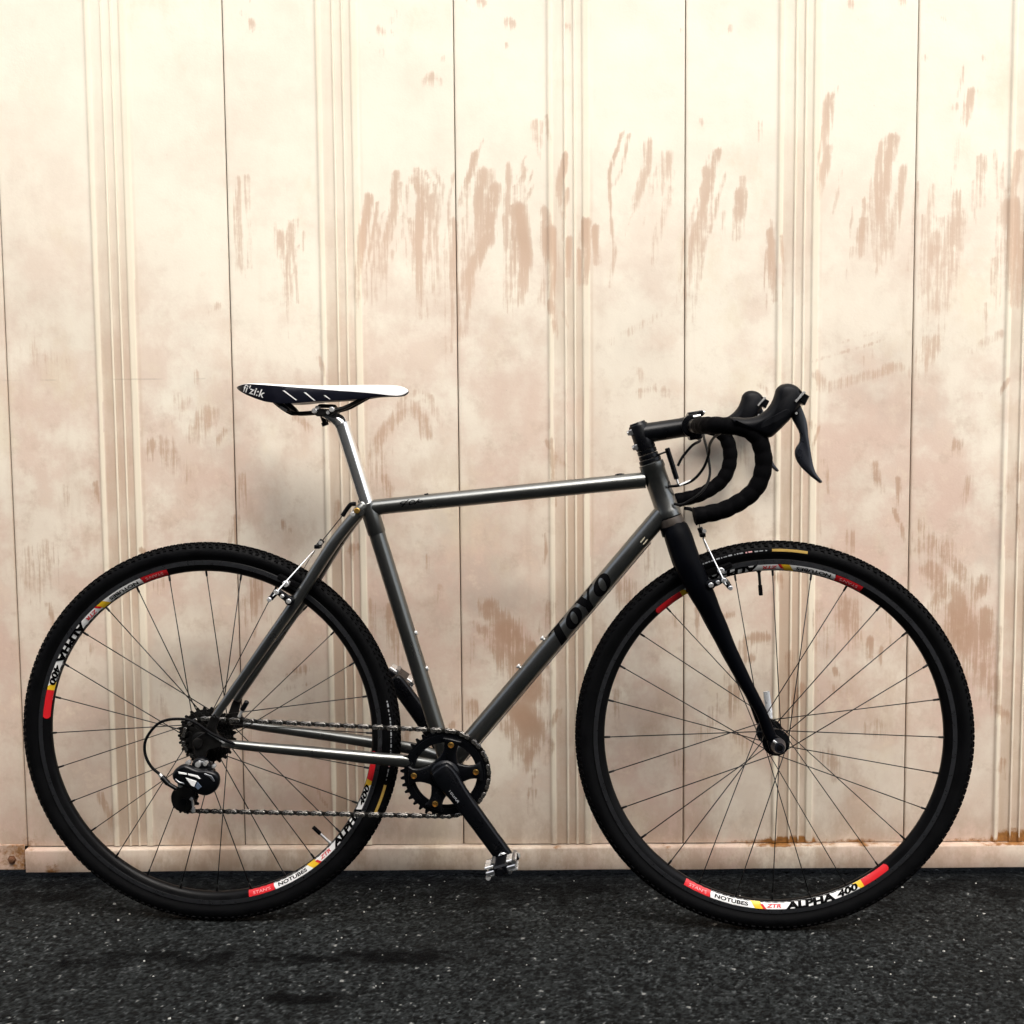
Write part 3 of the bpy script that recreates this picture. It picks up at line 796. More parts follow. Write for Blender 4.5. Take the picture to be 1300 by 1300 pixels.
SS = [(.2890, .0115, .7600), (.2780, .0150, .7460), (.2355, .0250, .6925), (.1719, .0360, .5945), (.1220, .0440, .5240), (.0740, .0530, .4560), (.0290, .0640, .3930)]
CS = [(.4200, .0240, .2960), (.3630, .0400, .3095), (.3000, .0460, .3170), (.2000, .0550, .3290), (.1000, .0620, .3395), (.0420, .0655, .3465)]
for s in (-1, 1):
    p, r = curve(ys(SS, s), 5, [.0085, .0098, .0105, .0100, .0092, .0082, .0070]); b = MB(); b.add(tube(p, r, 16)); member('seat_stay', b)
    p, r = curve(ys(CS, s), 5, [(.0085, .0115), (.0085, .0115), (.0095, .0110), (.0092, .0098), (.0080, .0085), (.0068, .0070)]); b = MB(); b.add(tube(p, r, 16)); member('chain_stay', b)
    dp = [(.048, .352), (.040, .341), (.018, .335), (.010, .318), (.000, .315), (-.008, .322), (-.008, .338), (-.010, .350), (-.002, .358), (.012, .366), (.022, .392), (.030, .400), (.038, .392), (.032, .372), (.036, .362)]
    b = MB(); b.add(pillow(dp, s*.0635, s*.0705, .001, False)); member('dropout', b, m_dark)
b = MB(); b.add(tube([(.2955-.01, -.024, .7475), (.2955-.01, .024, .7475)], .006, 12)); member('seat_cluster', b)
b = MB(); b.add(rod((.2790, -.022, .7510), (.2790, -.0275, .7510), .0052, 12, .001)); member('clamp_bolt', b, m_gold)
b = MB(); b.add(rod((.2715, -.021, .7445), (.2715, -.026, .7445), .0045, 12, .001)); member('cable_stop', b, m_silver)
b = MB()                                                            # two bolts each on seat tube and down tube
for q, nrm in (((.3778, .5310), V(.96, 0, .28)), ((.3965, .4672), V(.96, 0, .28))):
    o = V(q[0], 0, q[1]); b = MB(); b.add(rod(o-nrm*.008, o-nrm*.002, .0030, 10)); b.add(rod(o-nrm*.003, o+nrm*.0015, .0046, 12, .001)); member('bottle_bolt', b, m_silver)
upn = V(-dd.z, 0, dd.x)
for s in (.278, .212):
    o = DT0+dd*s+upn*.0163; b = MB(); b.add(rod(o-upn*.004, o+upn*.003, .0030, 10)); b.add(rod(o+upn*.002, o+upn*.0062, .0046, 12, .001)); member('bottle_bolt', b, m_silver)
# print on the tubes
def on_tube(polys, A, axis, rad, s0, mid_ang, scale_s, scale_t, name, m, lift=.0003, parent=None):
    """flat lettering (s, t) wrapped on the near side of a tube; mid_ang turns it round the axis"""
    up = V(-axis.z, 0, axis.x); v = []
    for s, t_ in polys[0]:
        a = t_*scale_t/rad+mid_ang
        v.append(A+axis*(s0+s*scale_s)+(up*math.sin(a)-V(0, 1, 0)*math.cos(a))*(rad+lift))
    b = MB(); b.add((v, polys[1])); return b.build(name, m, parent or frame, 0)
def ring_glyph(cx, cy, w, h, th_x, th_y, shear=.0, n=28):
    v, f = [], []
    for i in range(n):
        a = 2*math.pi*i/n
        for k in (0, 1, 2):
            u = k/2; x = (w/2-th_x*u)*math.cos(a+.0)+ (0 if k == 0 else .02*u); y = (h/2-th_y*u)*math.sin(a); v.append((cx+x+shear*y, cy+y))
    for i in range(n):
        j = (i+1) % n
        for k in range(2): f.append((i*3+k, j*3+k, j*3+k+1, i*3+k+1))
    return v, f
def bar_glyph(p, q, w0, w1, n=6):
    p, q = Vector(p), Vector(q); v, f = [], []
    for i in range(n+1):
        c = p+(q-p)*i/n; w = w0+(w1-w0)*i/n; v += [(c.x-w/2, c.y), (c.x, c.y), (c.x+w/2, c.y)]
    for i in range(n):
        for k in range(2): f.append((i*3+k, i*3+k+1, i*3+4+k, i*3+3+k))
    return v, f
def merge(*g):
    v, f = [], []
    for a, c in g: f += [tuple(i+len(v) for i in q) for q in c]; v += a
    return v, f
SH = .28
toyo = merge(bar_glyph((.10-.5*SH, -.5), (.10+.5*SH, .5), .32, .32), bar_glyph((-.28+.42*SH, .38), (-.28+.5*SH, .5), .2, .12), bar_glyph((.1+.43*SH, .44), (.1+.5*SH, .52), .80, .80),
             ring_glyph(.88, 0, .76, .84, .25, .13, SH),
             bar_glyph((1.62-.5*SH, -.5), (1.62+.0*SH, .02), .28, .28), bar_glyph((1.58, -.05), (1.36+.5*SH, .5), .28, .30), bar_glyph((1.66, -.05), (1.94+.5*SH, .5), .12, .14), bar_glyph((1.36+.44*SH, .42), (1.36+.5*SH, .5), .46, .46), bar_glyph((1.94+.44*SH, .42), (1.94+.5*SH, .5), .34, .34), bar_glyph((1.62-.5*SH, -.5), (1.62-.44*SH, -.42), .5, .5),
             ring_glyph(2.46, 0, .80, .88, .26, .13, SH))
on_tube(toyo, DT0, dd, .0163, .3005, R(4), .0485, .0370, 'down_tube_lettering', m_ink_k)
sq = merge(ring_glyph(.25, .1, .5, .5, .08, .08, .3), bar_glyph((.1, -.5), (.7, .5), .10, .10), ring_glyph(.9, 0, .45, .7, .08, .08, .3), bar_glyph((.0, -.25), (1.6, -.05), .5, .1), bar_glyph((1.1, -.3), (1.5, .4), .12, .1), ring_glyph(1.55, .0, .4, .3, .07, .07, .3))
tta = V(.484, 0, .0465).normalized()
on_tube(sq, V(.298, 0, .7540), tta, .0141, .056, R(12), .0230, .0125, 'top_tube_emblem', m_ink_k)
on_tube(([(0, -.5), (1, -.5), (1, .5), (0, .5)], [(0, 1, 2, 3)]), DT0, dd, .0163, .520, R(-18), .0115, .0085, 'serial_sticker', m_cream)
on_tube(([(0, -.5), (1, -.5), (1, .5), (0, .5)], [(0, 1, 2, 3)]), V(.042, -.0655, .3465), V(.158, .0105, -.0175).normalized(), .0078, .022, R(-45), .0105, .0060, 'chain_stay_sticker', m_cream)
# head badge: a small silver oval on the front of the head tube
hf = V(hd.z, 0, -hd.x); o = HT0+hd*.047+hf*.0208; v = []
for k in range(20):
    a = 2*math.pi*k/20
    for q in (1, .72): v.append(o+hd*.0135*q*math.sin(a)+V(0, -1, 0)*(.0085*q*math.cos(a)+.0075)+hf*(-.0030+.0008))
b = MB(); b.add((v, [(2*k, 2*((k+1) % 20), 2*((k+1) % 20)+1, 2*k+1) for k in range(20)])); b.build('head_badge', m_silver, frame, 0)

# ------------------------------------------------------------------ headset, stem, bars
sp = MB(); o = HT1
for a, e, r in ((.0005, .0075, .0195), (.0082, .0160, .0176), (.0168, .0246, .0172)): sp.add(tube([o+hd*a, o+hd*(a+.0008), o+hd*(e-.0008), o+hd*e], [r-.0008, r, r, r-.0008], 24))
sp.build('headset_spacer', m_black, bike)
sm = MB(); s0 = HT1+hd*.0250; s1 = s0+hd*.0460
sm.add(tube([s0, s0+hd*.001, s1-hd*.0035, s1-hd*.0010, s1], [.0160, .0172, .0172, .0160, .0130], 26))
sm.add(tube([s1-hd*.001, s1+hd*.0030], [.0150, .0135], 20))
A0 = V(.7800, 0, .8815); BC = V(.8640, 0, .8940)
sm.add(tube([A0, A0+(BC-A0)*.3, A0+(BC-A0)*.75, BC], [(.0175, .0178), (.0168, .0172), (.0166, .0168), (.0195, .0185)], 22))
sm.add(lathe([(-.0225, .0180), (-.0215, .0205), (.0215, .0205), (.0225, .0180)], (BC.x, 0, BC.z), 26))
sm.add(box((BC.x+.004, 0, BC.z+.020), (.026, .042, .010), .002, roty(-.15))); sm.add(box((BC.x+.004, 0, BC.z-.019), (.022, .042, .009), .002, roty(-.15)))
stem = sm.build('stem', m_black, bike)
for s in (-1, 1):
    sb = MB(); sb.add(rod((BC.x+.012, s*.014, BC.z+.024), (BC.x+.019, s*.014, BC.z+.0225), .0036, 10)); sb.build('stem_bolt', m_alloy, stem)
    sb = MB(); sb.add(rod((BC.x-.001, s*.0235-.0005*s, BC.z+.0155), (BC.x+.011, s*.0235, BC.z+.0175), .0026, 8)); sb.build('stem_bolt', m_silver, stem)
hb_ = V(-hd.z, 0, hd.x)
for q in (.009, .036):
    c = s0+hd*q+hb_*.0165; sb = MB(); sb.add(rod(c-hb_*.003, c+hb_*.0056, .0042, 10, .0008)); sb.add(box(tuple(c-hb_*.001), (.008, .022, .010), .001, roty(-.33))); sb.build('stem_bolt', m_alloy, stem)
st_ax = (BC-A0).normalized()
on_tube(merge(*[bar_glyph((i*.9, -.5), (i*.9+.25, .5), .5, .5, 2) for i in range(6)]), A0, st_ax, .0156, .052, R(-16), .0030, .0040, 'stem_lettering', m_ink_g, .0006, stem)

bar = MB(); BP = [(.864, 0, .894), (.864, .10, .894), (.866, .150, .8940), (.877, .185, .8940), (.900, .199, .8925), (.926, .201, .8880), (.9460, .201, .8720), (.9545, .201, .8420), (.9512, .201, .8130), (.9390, .201, .7905), (.9190, .201, .7745), (.8930, .201, .7615), (.8680, .201, .7555), (.8500, .201, .7520)]
for s in (-1, 1):
    bar.add(tube(curve(ys(BP, s), 5), .0119, 14, (0, 0, 1), transport=True))
hbar = bar.build('handlebar', m_black, bike)
for s in (-1, 1):
    p = curve(ys(BP[1:], s), 12); L = [0.0]
    for a, c in zip(p[:-1], p[1:]): L.append(L[-1]+(c-a).length)
    rr = [.0129+.0011*abs(math.sin(math.pi*q/.021)) for q in L]; b = MB(); b.add(tube(p, rr, 18, (0, 0, 1), transport=True)); b.build('bar_tape', m_tape, hbar, 60)
    e = p[-1]; d2 = (p[-1]-p[-2]).normalized(); b = MB(); b.add(tube([e, e+d2*.002, e+d2*.004], [.0146, .0146, .010], 16)); b.build('bar_plug', m_rubber, hbar)
HOOD = [(.9030, .9060), (.9260, .9050), (.9430, .9075), (.9560, .9160), (.9650, .9270), (.9700, .9390), (.9730, .9490), (.9800, .9555), (.9910, .9575), (1.0020, .9545), (1.0095, .9480), (1.0140, .9390), (1.0120, .9290), (1.0060, .9180), (.9990, .9070), (.9880, .8950), (.9750, .8820), (.9640, .8740), (.9500, .8760), (.9330, .8820), (.9150, .8880), (.9040, .8940)]
LEVER = [(1.0040, .9300), (1.0110, .9220), (1.0170, .9080), (1.0210, .8930), (1.0225, .8750), (1.0255, .8560), (1.0285, .8370), (1.0330, .8210), (1.0400, .8105), (1.0435, .8055), (1.0400, .8030), (1.0330, .8080), (1.0220, .8170), (1.0110, .8280), (1.0040, .8390), (1.0015, .8500), (1.0035, .8590), (1.0085, .8670), (1.0090, .8790), (1.0040, .8910), (.9975, .9030), (.9960, .9150)]
for s in (-1, 1):
    off = (0, 0) if s < 0 else (.004, .003)
    ho = [(x+off[0], z+off[1]) for x, z in HOOD]
    b = MB(); b.add(pillow(smooth_loop(ho, 3), s*.201-.0175, s*.201+.0175, .0085)); hood = b.build('brake_hood', m_hood, hbar, 60)
    if s < 0:
        b = MB(); b.add(pillow(smooth_loop([(.948, .888), (.972, .898), (.992, .912), (.986, .918), (.966, .908), (.950, .898)], 2), -.2190, -.2160, .0012, False)); b.build('hood_ridge', m_hood, hood)
    lo = [(x+off[0], z+off[1]) for x, z in LEVER]
    b = MB(); b.add(pillow(smooth_loop(lo, 3), s*.201-.0062, s*.201+.0062, .0030, True, lambda x, z: s*.10*max(0, .93-z)*.55)); lv = b.build('brake_lever', m_lever, hood, 50)
    b = MB(); b.add(pillow([(1.0065+off[0], .9470+off[1]), (1.0215+off[0], .9370+off[1]), (1.0150+off[0], .9235+off[1]), (1.0020+off[0], .9330+off[1])], s*.201-.0155, s*.201+.0155, .0015, False)); b.build('lever_cap', m_black, hood)
    b = MB(); yy = s*.201-.0163; b.add(pillow([(1.0118+off[0], .9452+off[1]), (1.0150+off[0], .9432+off[1]), (1.0005+off[0], .9275+off[1]), (.9982+off[0], .9295+off[1])], yy-.0032, s*.201+.0190, .0004, False)); b.build('name_plate', m_silver, hood)
    b = MB(); b.add(rod((1.0010+off[0], s*.201-.0185, .9110+off[1]), (1.0010+off[0], s*.201+.0185, .9110+off[1]), .0040, 12)); b.add(rod((1.0010+off[0], s*.201-.0192, .9110+off[1]), (1.0010+off[0], s*.201+.0192, .9110+off[1]), .0020, 10), 1); b.build('lever_pivot', [m_rubber, m_silver], hood)

# ------------------------------------------------------------------ fork
fk = MB()
BL = [(.8350, .0060, .7190), (.8400, .0150, .7000), (.8560, .0330, .6520), (.8760, .0400, .6090), (.8995, .0440, .5600), (.9264, .0470, .5025), (.9560, .0490, .4440), (.9775, .0500, .4030), (.9925, .0505, .3640), (1.0000, .0505, .3540)]
BR = [(.0170, .0205), (.0200, .0235), (.0180, .0232), (.0160, .0208), (.0130, .0165), (.0110, .0130), (.0098, .0108), (.0090, .0096), (.0080, .0098), (.0065, .0090)]
for s in (-1, 1):
    p, r = curve(ys(BL, s), 5, BR); fk.add(tube(p, r, 22))
fk.add(tube([HT0-hd*.030, HT0-hd*.018, HT0-hd*.012], [.0235, .0228, .0212], 28))
fork = fk.build('fork', m_carbon, bike, 50)
b = MB(); b.add(tube([HT0-hd*.0145, HT0-hd*.011, HT0-hd*.004, HT0-hd*.0012], [.0222, .0222, .0214, .0205], 28)); b.build('crown_race', m_crown, fork)
b = MB(); b.add(tube([HT0-hd*.0012, HT0+hd*.0008], .0208, 28)); b.build('bearing_seal', m_rubber, fork)
b = MB(); o = HT0-hd*.006; b.add(rod(o+hb_*.021, o+hb_*.026, .0030, 10)); b.build('crown_bolt', m_gold, fork)
for s in (-1, 1):
    b = MB(); b.add(pillow([(.988, .372), (1.001, .366), (1.012, .358), (1.017, .345), (1.012, .333), (1.002, .331), (.992, .337), (.987, .352)], s*.0485, s*.0560, .002, False)); b.build('fork_end', m_black, fork)
def skewer(x, parent):
    b = MB(); b.add(rod((x, -.0745, AZ), (x, .072, AZ), .0024, 8)); n_ = MB()
    return b
b = MB(); yo = -.0560                                                 # quick-release nut on the near side, lever on the far side
b.add(lathe([(-.0175, .0045), (-.0168, .0088), (-.0125, .0098), (-.0060, .0125), (-.0005, .0132), (0, .0120)], (WB, yo, AZ), 20), 3); b.add(lathe([(-.0182, .0030), (-.0176, .0056)], (WB, yo, AZ), 14), 1)
b.add(box((WB-.0060, yo-.012, AZ+.0085), (.010, .003, .004), .0008, roty(.6)), 2)  # small silver box standing in for a highlight on the nut
b.build('quick_release_nut', [m_black, m_rubber, m_silver, m_lever], front_wheel); bpy.context.view_layer.update()
qr = [o for o in front_wheel.children if o.name.startswith('quick')][0]; qr.location = (-WB, 0, -AZ)
b = MB(); b.add(lathe([(0, .012), (.006, .012), (.012, .009), (.013, .004)], (WB, .0565, AZ), 18)); p, r = curve([(WB+.004, .066, AZ+.004), (WB+.006, .070, AZ+.020), (WB+.0035, .073, AZ+.042), (WB+.0005, .074, AZ+.064)], 5, [(.004, .0055), (.004, .0058), (.0032, .0062), (.0022, .0058)]); b.add(tube(p, r, 14))
o = b.build('quick_release_lever', m_qr, front_wheel); o.location = (-WB, 0, -AZ)

# ------------------------------------------------------------------ seat post and saddle
b = MB(); p, r = curve([(.2955, 0, .7555), (.2910, 0, .7640), (.2534, 0, .8900), (.2490, 0, .9010), (.2420, 0, .9090), (.2300, 0, .9155), (.2190, 0, .9200)], 5, [(.0136, .0136)]*4+[(.0128, .0125), (.0115, .0098), (.0110, .0075)])
b.add(tube(p, r, 26)); post = b.build('seat_post', m_post, bike)
b = MB()
b.add(pillow([(.2035, .9215), (.2060, .9285), (.2130, .9300), (.2220, .9295), (.2330, .9285), (.2420, .9300), (.2440, .9235), (.2360, .9185), (.2250, .9170), (.2120, .9160)], -.028, .028, .002, False), 0)
b.add(pillow([(.2130, .9380), (.2370, .9370), (.2420, .9310), (.2050, .9310)], -.012, .012, .001, False), 0)
for x, z in ((.2085, .9255), (.2390, .9275)):
    b.add(rod((x, -.0335, z), (x, .0335, z), .0046, 12, .0008), 1)
b.add(rod((.2130, -.030, .9310), (.2130, -.016, .9310), .0036, 10), 1); b.add(rod((.2320, -.031, .9225), (.2320, .031, .9225), .0030, 10), 1)
b.add(rod((.2150, 0, .9170), (.2190, 0, .9060), .0040, 10), 0); b.add(rod((.2190, 0, .9060), (.2210, 0, .9000), .0062, 10), 0)
b.build('saddle_clamp', [m_dark, m_silver], post)
SAD = [(.0723, .030, .9690, .9680, .9655), (.0800, .043, .9715, .9700, .9610), (.0960, .057, .9738, .9722, .9535), (.1130, .064, .9742, .9712, .9470), (.1300, .066, .9738, .9698, .9415), (.1450, .065, .9728, .9686, .9390), (.1600, .061, .9720, .9674, .9380), (.1800, .053, .9710, .9658, .9386), (.2050, .044, .9700, .9640, .9408), (.2300, .036, .9700, .9618, .9420), (.2600, .030, .9702, .9594, .9432), (.2900, .0255, .9706, .9570, .9455), (.3150, .0230, .9704, .9545, .9490), (.3350, .0215, .9698, .9518, .9496), (.3500, .0190, .9685, .9506, .9496), (.3600, .0150, .9662, .9520, .9510), (.3660, .0095, .9630, .9550, .9540), (.3690, .0035, .9600, .9580, .9570)]
sx = np.array([q[0] for q in SAD]); XS = np.linspace(sx[0], sx[-1], 60); XS = np.sort(np.concatenate([XS, sx[-5:]]))
def sad(x): return [float(np.interp(x, sx, [q[i] for q in SAD])) for i in range(1, 5)]
def ring_at(x):
    w, zt, zs, zb = sad(x); P = []
    for u in (0, .3, .55, .75, .89, .97): P.append((w*u, zs+(zt-zs)*math.sqrt(max(0, 1-u**2.4))))
    P += [(w, zs), (w*1.0, zs-(zs-zb)*.35), (w*.985, zs-(zs-zb)*.75), (w*.95, zb), (w*.75, zb+.002), (0, zb+.004)]
    return P
b = MB(); v, f, mk = [], [], []; m = 12
for x in XS:
    P = ring_at(x); row = [(x, y, z) for y, z in P]+[(x, -y, z) for y, z in P[-2:0:-1]]; v += row
n = 22
for i in range(len(XS)-1):
    for k in range(n):
        f.append((i*n+k, i*n+(k+1) % n, (i+1)*n+(k+1) % n, (i+1)*n+k)); kk = k if k < 11 else 21-k
        mk.append(0 if kk < 6 else 1)
f += [tuple(range(n)), tuple(range(len(v)-n, len(v)))]; mk += [1, 0]
b.v, b.f, b.k = v, f, mk; saddle = b.build('saddle', [m_white, m_saddle], bike, 50)
def side_y(x, z):
    w, zt, zs, zb = sad(x); t_ = min(1, max(0, (zs-z)/max(1e-4, zs-zb))); return -(w*(1-.05*t_**3))-.0005
def on_saddle(polys, m, name, x0, z0, ang, sc):
    ca, sa = math.cos(ang), math.sin(ang); v = []
    for s, t_ in polys[0]:
        x = x0+(s*ca-t_*sa)*sc; z = z0+(s*sa+t_*ca)*sc; v.append((x, side_y(x, z), z))
    b = MB(); b.add((v, polys[1])); return b.build(name, m, saddle, 0)
on_saddle(glyphs("fi'zi:k", 1.0, .15, .015, 1.05), m_ink_w, 'saddle_lettering', .0885, .9600, R(-17), .0190)
for (x0, z0), (x1, z1) in (((.1625, .9602), (.1823, .9438)), ((.1963, .9571), (.2118, .9429)), ((.2284, .9519), (.2369, .9452))):
    on_saddle(bar_glyph((x0, z0), (x1, z1), .0034, .0026), m_ink_w, 'saddle_stripe', 0, 0, 0, 1)
for s in (-1, 1):
    b = MB(); p = curve([(.1360, s*.030, .9440), (.1500, s*.028, .9320), (.1640, s*.025, .9230), (.1730, s*.023, .9212), (.2060, s*.022, .9230), (.2420, s*.021, .9265), (.2620, s*.018, .9320), (.2820, s*.014, .9420), (.2980, s*.010, .9500)], 4); b.add(tube(p, .0036, 10)); b.build('saddle_rail', m_dark, saddle)
for sg in (-1, 1):
    b = MB(); b.add(pillow([(.128, .946), (.140, .938), (.158, .926), (.168, .922), (.163, .930), (.150, .942)], sg*.018, sg*.036, .002, False)); b.build('rail_socket', m_saddle, saddle)
b = MB(); b.add(rod((.150, -.0365, .9330), (.161, -.0365, .9262), .0022, 8)); b.build('rail_mark', m_ink_g, saddle)

# ------------------------------------------------------------------ drivetrain
CR = .0765
b = MB(); b.add(gear(38, CR, -.0462, -.0440, .0555, BB, .0068, .03))
b.add(lathe([(-.0472, .0690), (-.0472, .0620), (-.0432, .0620), (-.0432, .0690)], (BB[0], 0, BB[1]), 64, True)); ring = b.build('chainring', m_black, bike, 30)
bolts = [R(78), R(6), R(182), R(251)]
sp = MB()
for a in bolts:
    ca, sa = math.cos(a), math.sin(a); P = []
    for r, w in ((.014, .0230), (.028, .0165), (.044, .0120), (.056, .0130), (.0645, .0165)): P.append((r, w))
    o = [(BB[0]+r*ca-w*sa, BB[1]+r*sa+w*ca) for r, w in P]+[(BB[0]+r*ca+w*sa, BB[1]+r*sa-w*ca) for r, w in P[::-1]]
    sp.add(pillow(smooth_loop(o, 2), -.0545, -.0465, .0025))
sp.add(lathe([(-.0600, .0120), (-.0590, .0190), (-.0540, .0270), (-.0465, .0290), (-.036, .0200)], (BB[0], 0, BB[1]), 32))
spider = sp.build('crank_spider', m_black, bike, 45)
for a in bolts:
    x, z = BB[0]+.0545*math.cos(a), BB[1]+.0545*math.sin(a); b = MB(); b.add(lathe([(-.0560, .0020), (-.0552, .0022), (-.0552, .0030), (-.0568, .0036), (-.0568, .0046), (-.0555, .0054), (-.0540, .0054)], (x, 0, z), 14)); b.build('chainring_bolt', m_gold, ring)
cd = V(.1015, 0, -.1345).normalized(); cn = V(-cd.z, 0, cd.x)
def crank(sgn, y0, y1, name):
    d2, n2 = cd*sgn, cn*sgn; L = .1700; P = []
    for s, w in ((-.018, .0130), (-.010, .0200), (.010, .0215), (.040, .0180), (.080, .0166), (.130, .0160), (.160, .0158), (.174, .0148), (.182, .0090)): P.append((s, w))
    c = V(BB[0], 0, BB[1]); o = [tuple((c+d2*s+n2*w)[i] for i in (0, 2)) for s, w in P]+[tuple((c+d2*s-n2*w)[i] for i in (0, 2)) for s, w in P[::-1]]
    b = MB(); sh = lambda x, z: (y1-y0)/abs(y1-y0)*.014*max(0, min(1, ((V(x, 0, z)-c).dot(d2)-.01)/.15))
    b.add(pillow(smooth_loop(o, 3), y0, y1, .0052, True, sh)); return b.build(name, m_black, bike, 55), c+d2*L
near_crank, near_end = crank(1, -.0480, -.0650, 'crank_arm')
far_crank, far_end = crank(-1, .0480, .0650, 'crank_arm')
def on_crank(text, size, s0, t0, m):
    v, f = glyphs(text, size, .0, .0001, 1.05); c = V(BB[0], 0, BB[1]); out = []
    for x, y in v:
        p = c+cd*(s0+x)+cn*(t0+y); k = max(0, min(1, (s0+x-.01)/.15)); out.append((p.x, -.0656-.014*k, p.z))
    b = MB(); b.add((out, f)); return b.build('crank_lettering', m, near_crank, 0)
on_crank('ULTEGRA', .0085, .012, -.0085, m_ink_g)
def pedal(c, s, tilt):
    """small clipless pedal: axle, body between two wing plates, front and rear clip bars"""
    Rm = roty(tilt); ex, ez = Rm @ V(1, 0, 0), Rm @ V(0, 0, 1); y = lambda q: V(0, s*q, 0); b = MB(); c = V(c.x, 0, c.z)
    b.add(rod(c+y(.062), c+y(.150), .0062, 14), 0); b.add(rod(c+y(.0770), c+y(.086), .0088, 6), 1)
    b.add(box(tuple(c+y(.116)), (.026, .052, .018), .003, Rm), 0)
    b.add(box(tuple(c+y(.092)), (.056, .0045, .0150), .0014, Rm), 0); b.add(box(tuple(c+y(.139)), (.052, .0040, .0075), .0014, Rm), 2)
    for e in (-1, 1):
        b.add(rod(c+ex*e*.0245+ez*.0070*e+y(.092), c+ex*e*.0245+ez*.0070*e+y(.139), .0042, 10), 1 if e < 0 else 2)
        b.add(box(tuple(c+ex*e*.0190-ez*e*.0075+y(.116)), (.016, .034, .0045), .001, Rm), 1); b.add(box(tuple(c+ex*e*.0200+ez*e*.0080+y(.116)), (.018, .030, .004), .001, Rm), 1)
        b.add(rod(c+ex*e*.0265+y(.0895), c+ex*e*.0265+y(.0925), .0052, 10), 1)
        b.add(rod(c+ex*e*.012-ez*.010*e+y(.100), c+ex*e*.012-ez*.010*e+y(.132), .0035, 8), 2)
    return b.build('pedal', [m_black, m_silver, m_alloy], bike, 35)
pd = pedal(near_end, -1, R(-17)); pf = pedal(far_end, 1, R(35))
b = MB(); b.add(rod((near_end.x, -.0630, near_end.z), (near_end.x, -.0830, near_end.z), .0088, 14, .001)); b.build('pedal_washer', m_silver, pd)

cs = MB(); cs.add(lathe([(-.0590, .0130), (-.0570, .0165), (-.020, .0165)], (0, 0, AZ), 20)); cassette = cs.build('cassette', m_dark, bike)
for i, nt in enumerate((25, 23, 21, 19, 17, 16, 15, 14, 13, 12)):
    y = -.0215-.00375*i; b = MB(); b.add(gear(nt, nt*.0127/2/math.pi, y-.0009, y+.0009, .0150, (0, AZ), .0055, i*.37)); b.build('sprocket', m_dark, cassette, 30)
b = MB(); b.add(lathe([(-.0745, .0050), (-.0740, .0085), (-.0710, .0095), (-.0700, .0095)], (0, 0, AZ), 14), 0); b.build('axle_nut', m_dark, bike); b = MB(); b.add(lathe([(.0700, .0100), (.0760, .0100), (.0780, .007)], (0, 0, AZ), 14), 0); b.build('axle_nut', m_dark, bike)
b = MB(); b.add(box((.0330, -.0722, .3575), (.0345, .0016, .0030), .0004, roty(R(32)))); b.build('dropout_edge_glint', m_silver, frame)  # silver bar standing in for the highlight along the dropout's edge
# rear derailleur
P1, P2, PR = (-.0060, .2880), (-.0330, .2385), .0220
b = MB(); b.add(pillow(smooth_loop([(-.0060, .3200), (.0060, .3260), (.0180, .3220), (.0270, .3100), (.0290, .2960), (.0220, .2850), (.0080, .2830), (-.0020, .2900), (-.0100, .3050)], 3), -.0860, -.0700, .004), 0)
b.add(pillow(smooth_loop([(-.0390, .2985), (-.0300, .3110), (-.0150, .3170), (.0050, .3090), (.0240, .3080), (.0400, .3020), (.0445, .2890), (.0390, .2730), (.0220, .2620), (.0050, .2650), (-.0080, .2730), (-.0230, .2790), (-.0340, .2850)], 3), -.1000, -.0840, .005), 1)
der = b.build('rear_derailleur', [m_black, m_black], bike, 50)
def plate(o, y0, y1, name, m, par, d=.0006): b = MB(); b.add(pillow(o, y0, y1, d, False)); return b.build(name, m, par)
plate([(-.0260, .3055), (-.0110, .3030), (-.0110, .3000), (-.0250, .3015)], -.1012, -.0990, 'link_stripe', m_ink_w, der); plate([(-.0090, .3025), (.0080, .2990), (.0130, .2935), (.0105, .2925), (.0040, .2960), (-.0090, .2995)], -.1012, -.0990, 'link_stripe', m_ink_w, der)  # white stripes on the outer link
plate([(-.0130, .2950), (.0060, .2890), (.0015, .2790), (-.0035, .2810)], -.1016, -.0990, 'link_panel', m_ink_w, der); plate([(.0075, .2880), (.0145, .2790), (.0080, .2740), (.0030, .2790)], -.1014, -.0990, 'link_patch', mat('blue_grey_print', (.09, .12, .17), .35), der)  # white panel and a blue-grey printed patch beside it
plate([(.0200, .3030), (.0330, .2985), (.0380, .2890), (.0350, .2885), (.0290, .2955), (.0190, .3005)], -.1008, -.0990, 'body_glint', m_alloy, der); plate([(-.0330, .2900), (-.0260, .2850), (-.0160, .2830), (-.0170, .2855), (-.0250, .2880), (-.0310, .2930)], -.1008, -.0990, 'body_glint', m_alloy, der)  # alloy plates standing in for glints on the black body
plate([(.0060, .3215), (.0140, .3195), (.0190, .3130), (.0160, .3125), (.0110, .3165), (.0055, .3185)], -.0872, -.0855, 'body_glint', m_alloy, der)  # one more glint plate, on the upper body
for x, z, r in ((-.0130, .3170, .0045), (.0050, .3150, .005), (.0180, .3165, .0040), (.0330, .3120, .0035), (-.0270, .2790, .005)):
    b = MB(); b.add(lathe([(-.0905, r*.5), (-.0900, r), (-.082, r)], (x, 0, z), 12)); b.build('pivot_pin', m_silver, der)
cg = [(-.0560, .2480), (-.0500, .2600), (-.0380, .2680), (-.0180, .2950), (.0040, .2990), (.0110, .2890), (.0030, .2760), (-.0110, .2560), (-.0140, .2380), (-.0220, .2230), (-.0400, .2200), (-.0530, .2300)]
b = MB(); b.add(pillow(smooth_loop(cg, 2), -.0580, -.0555, .0006, False)); b.add(pillow(smooth_loop(cg, 2), -.0400, -.0378, .0006, False)); cage = b.build('pulley_cage', m_dark, der, 40)
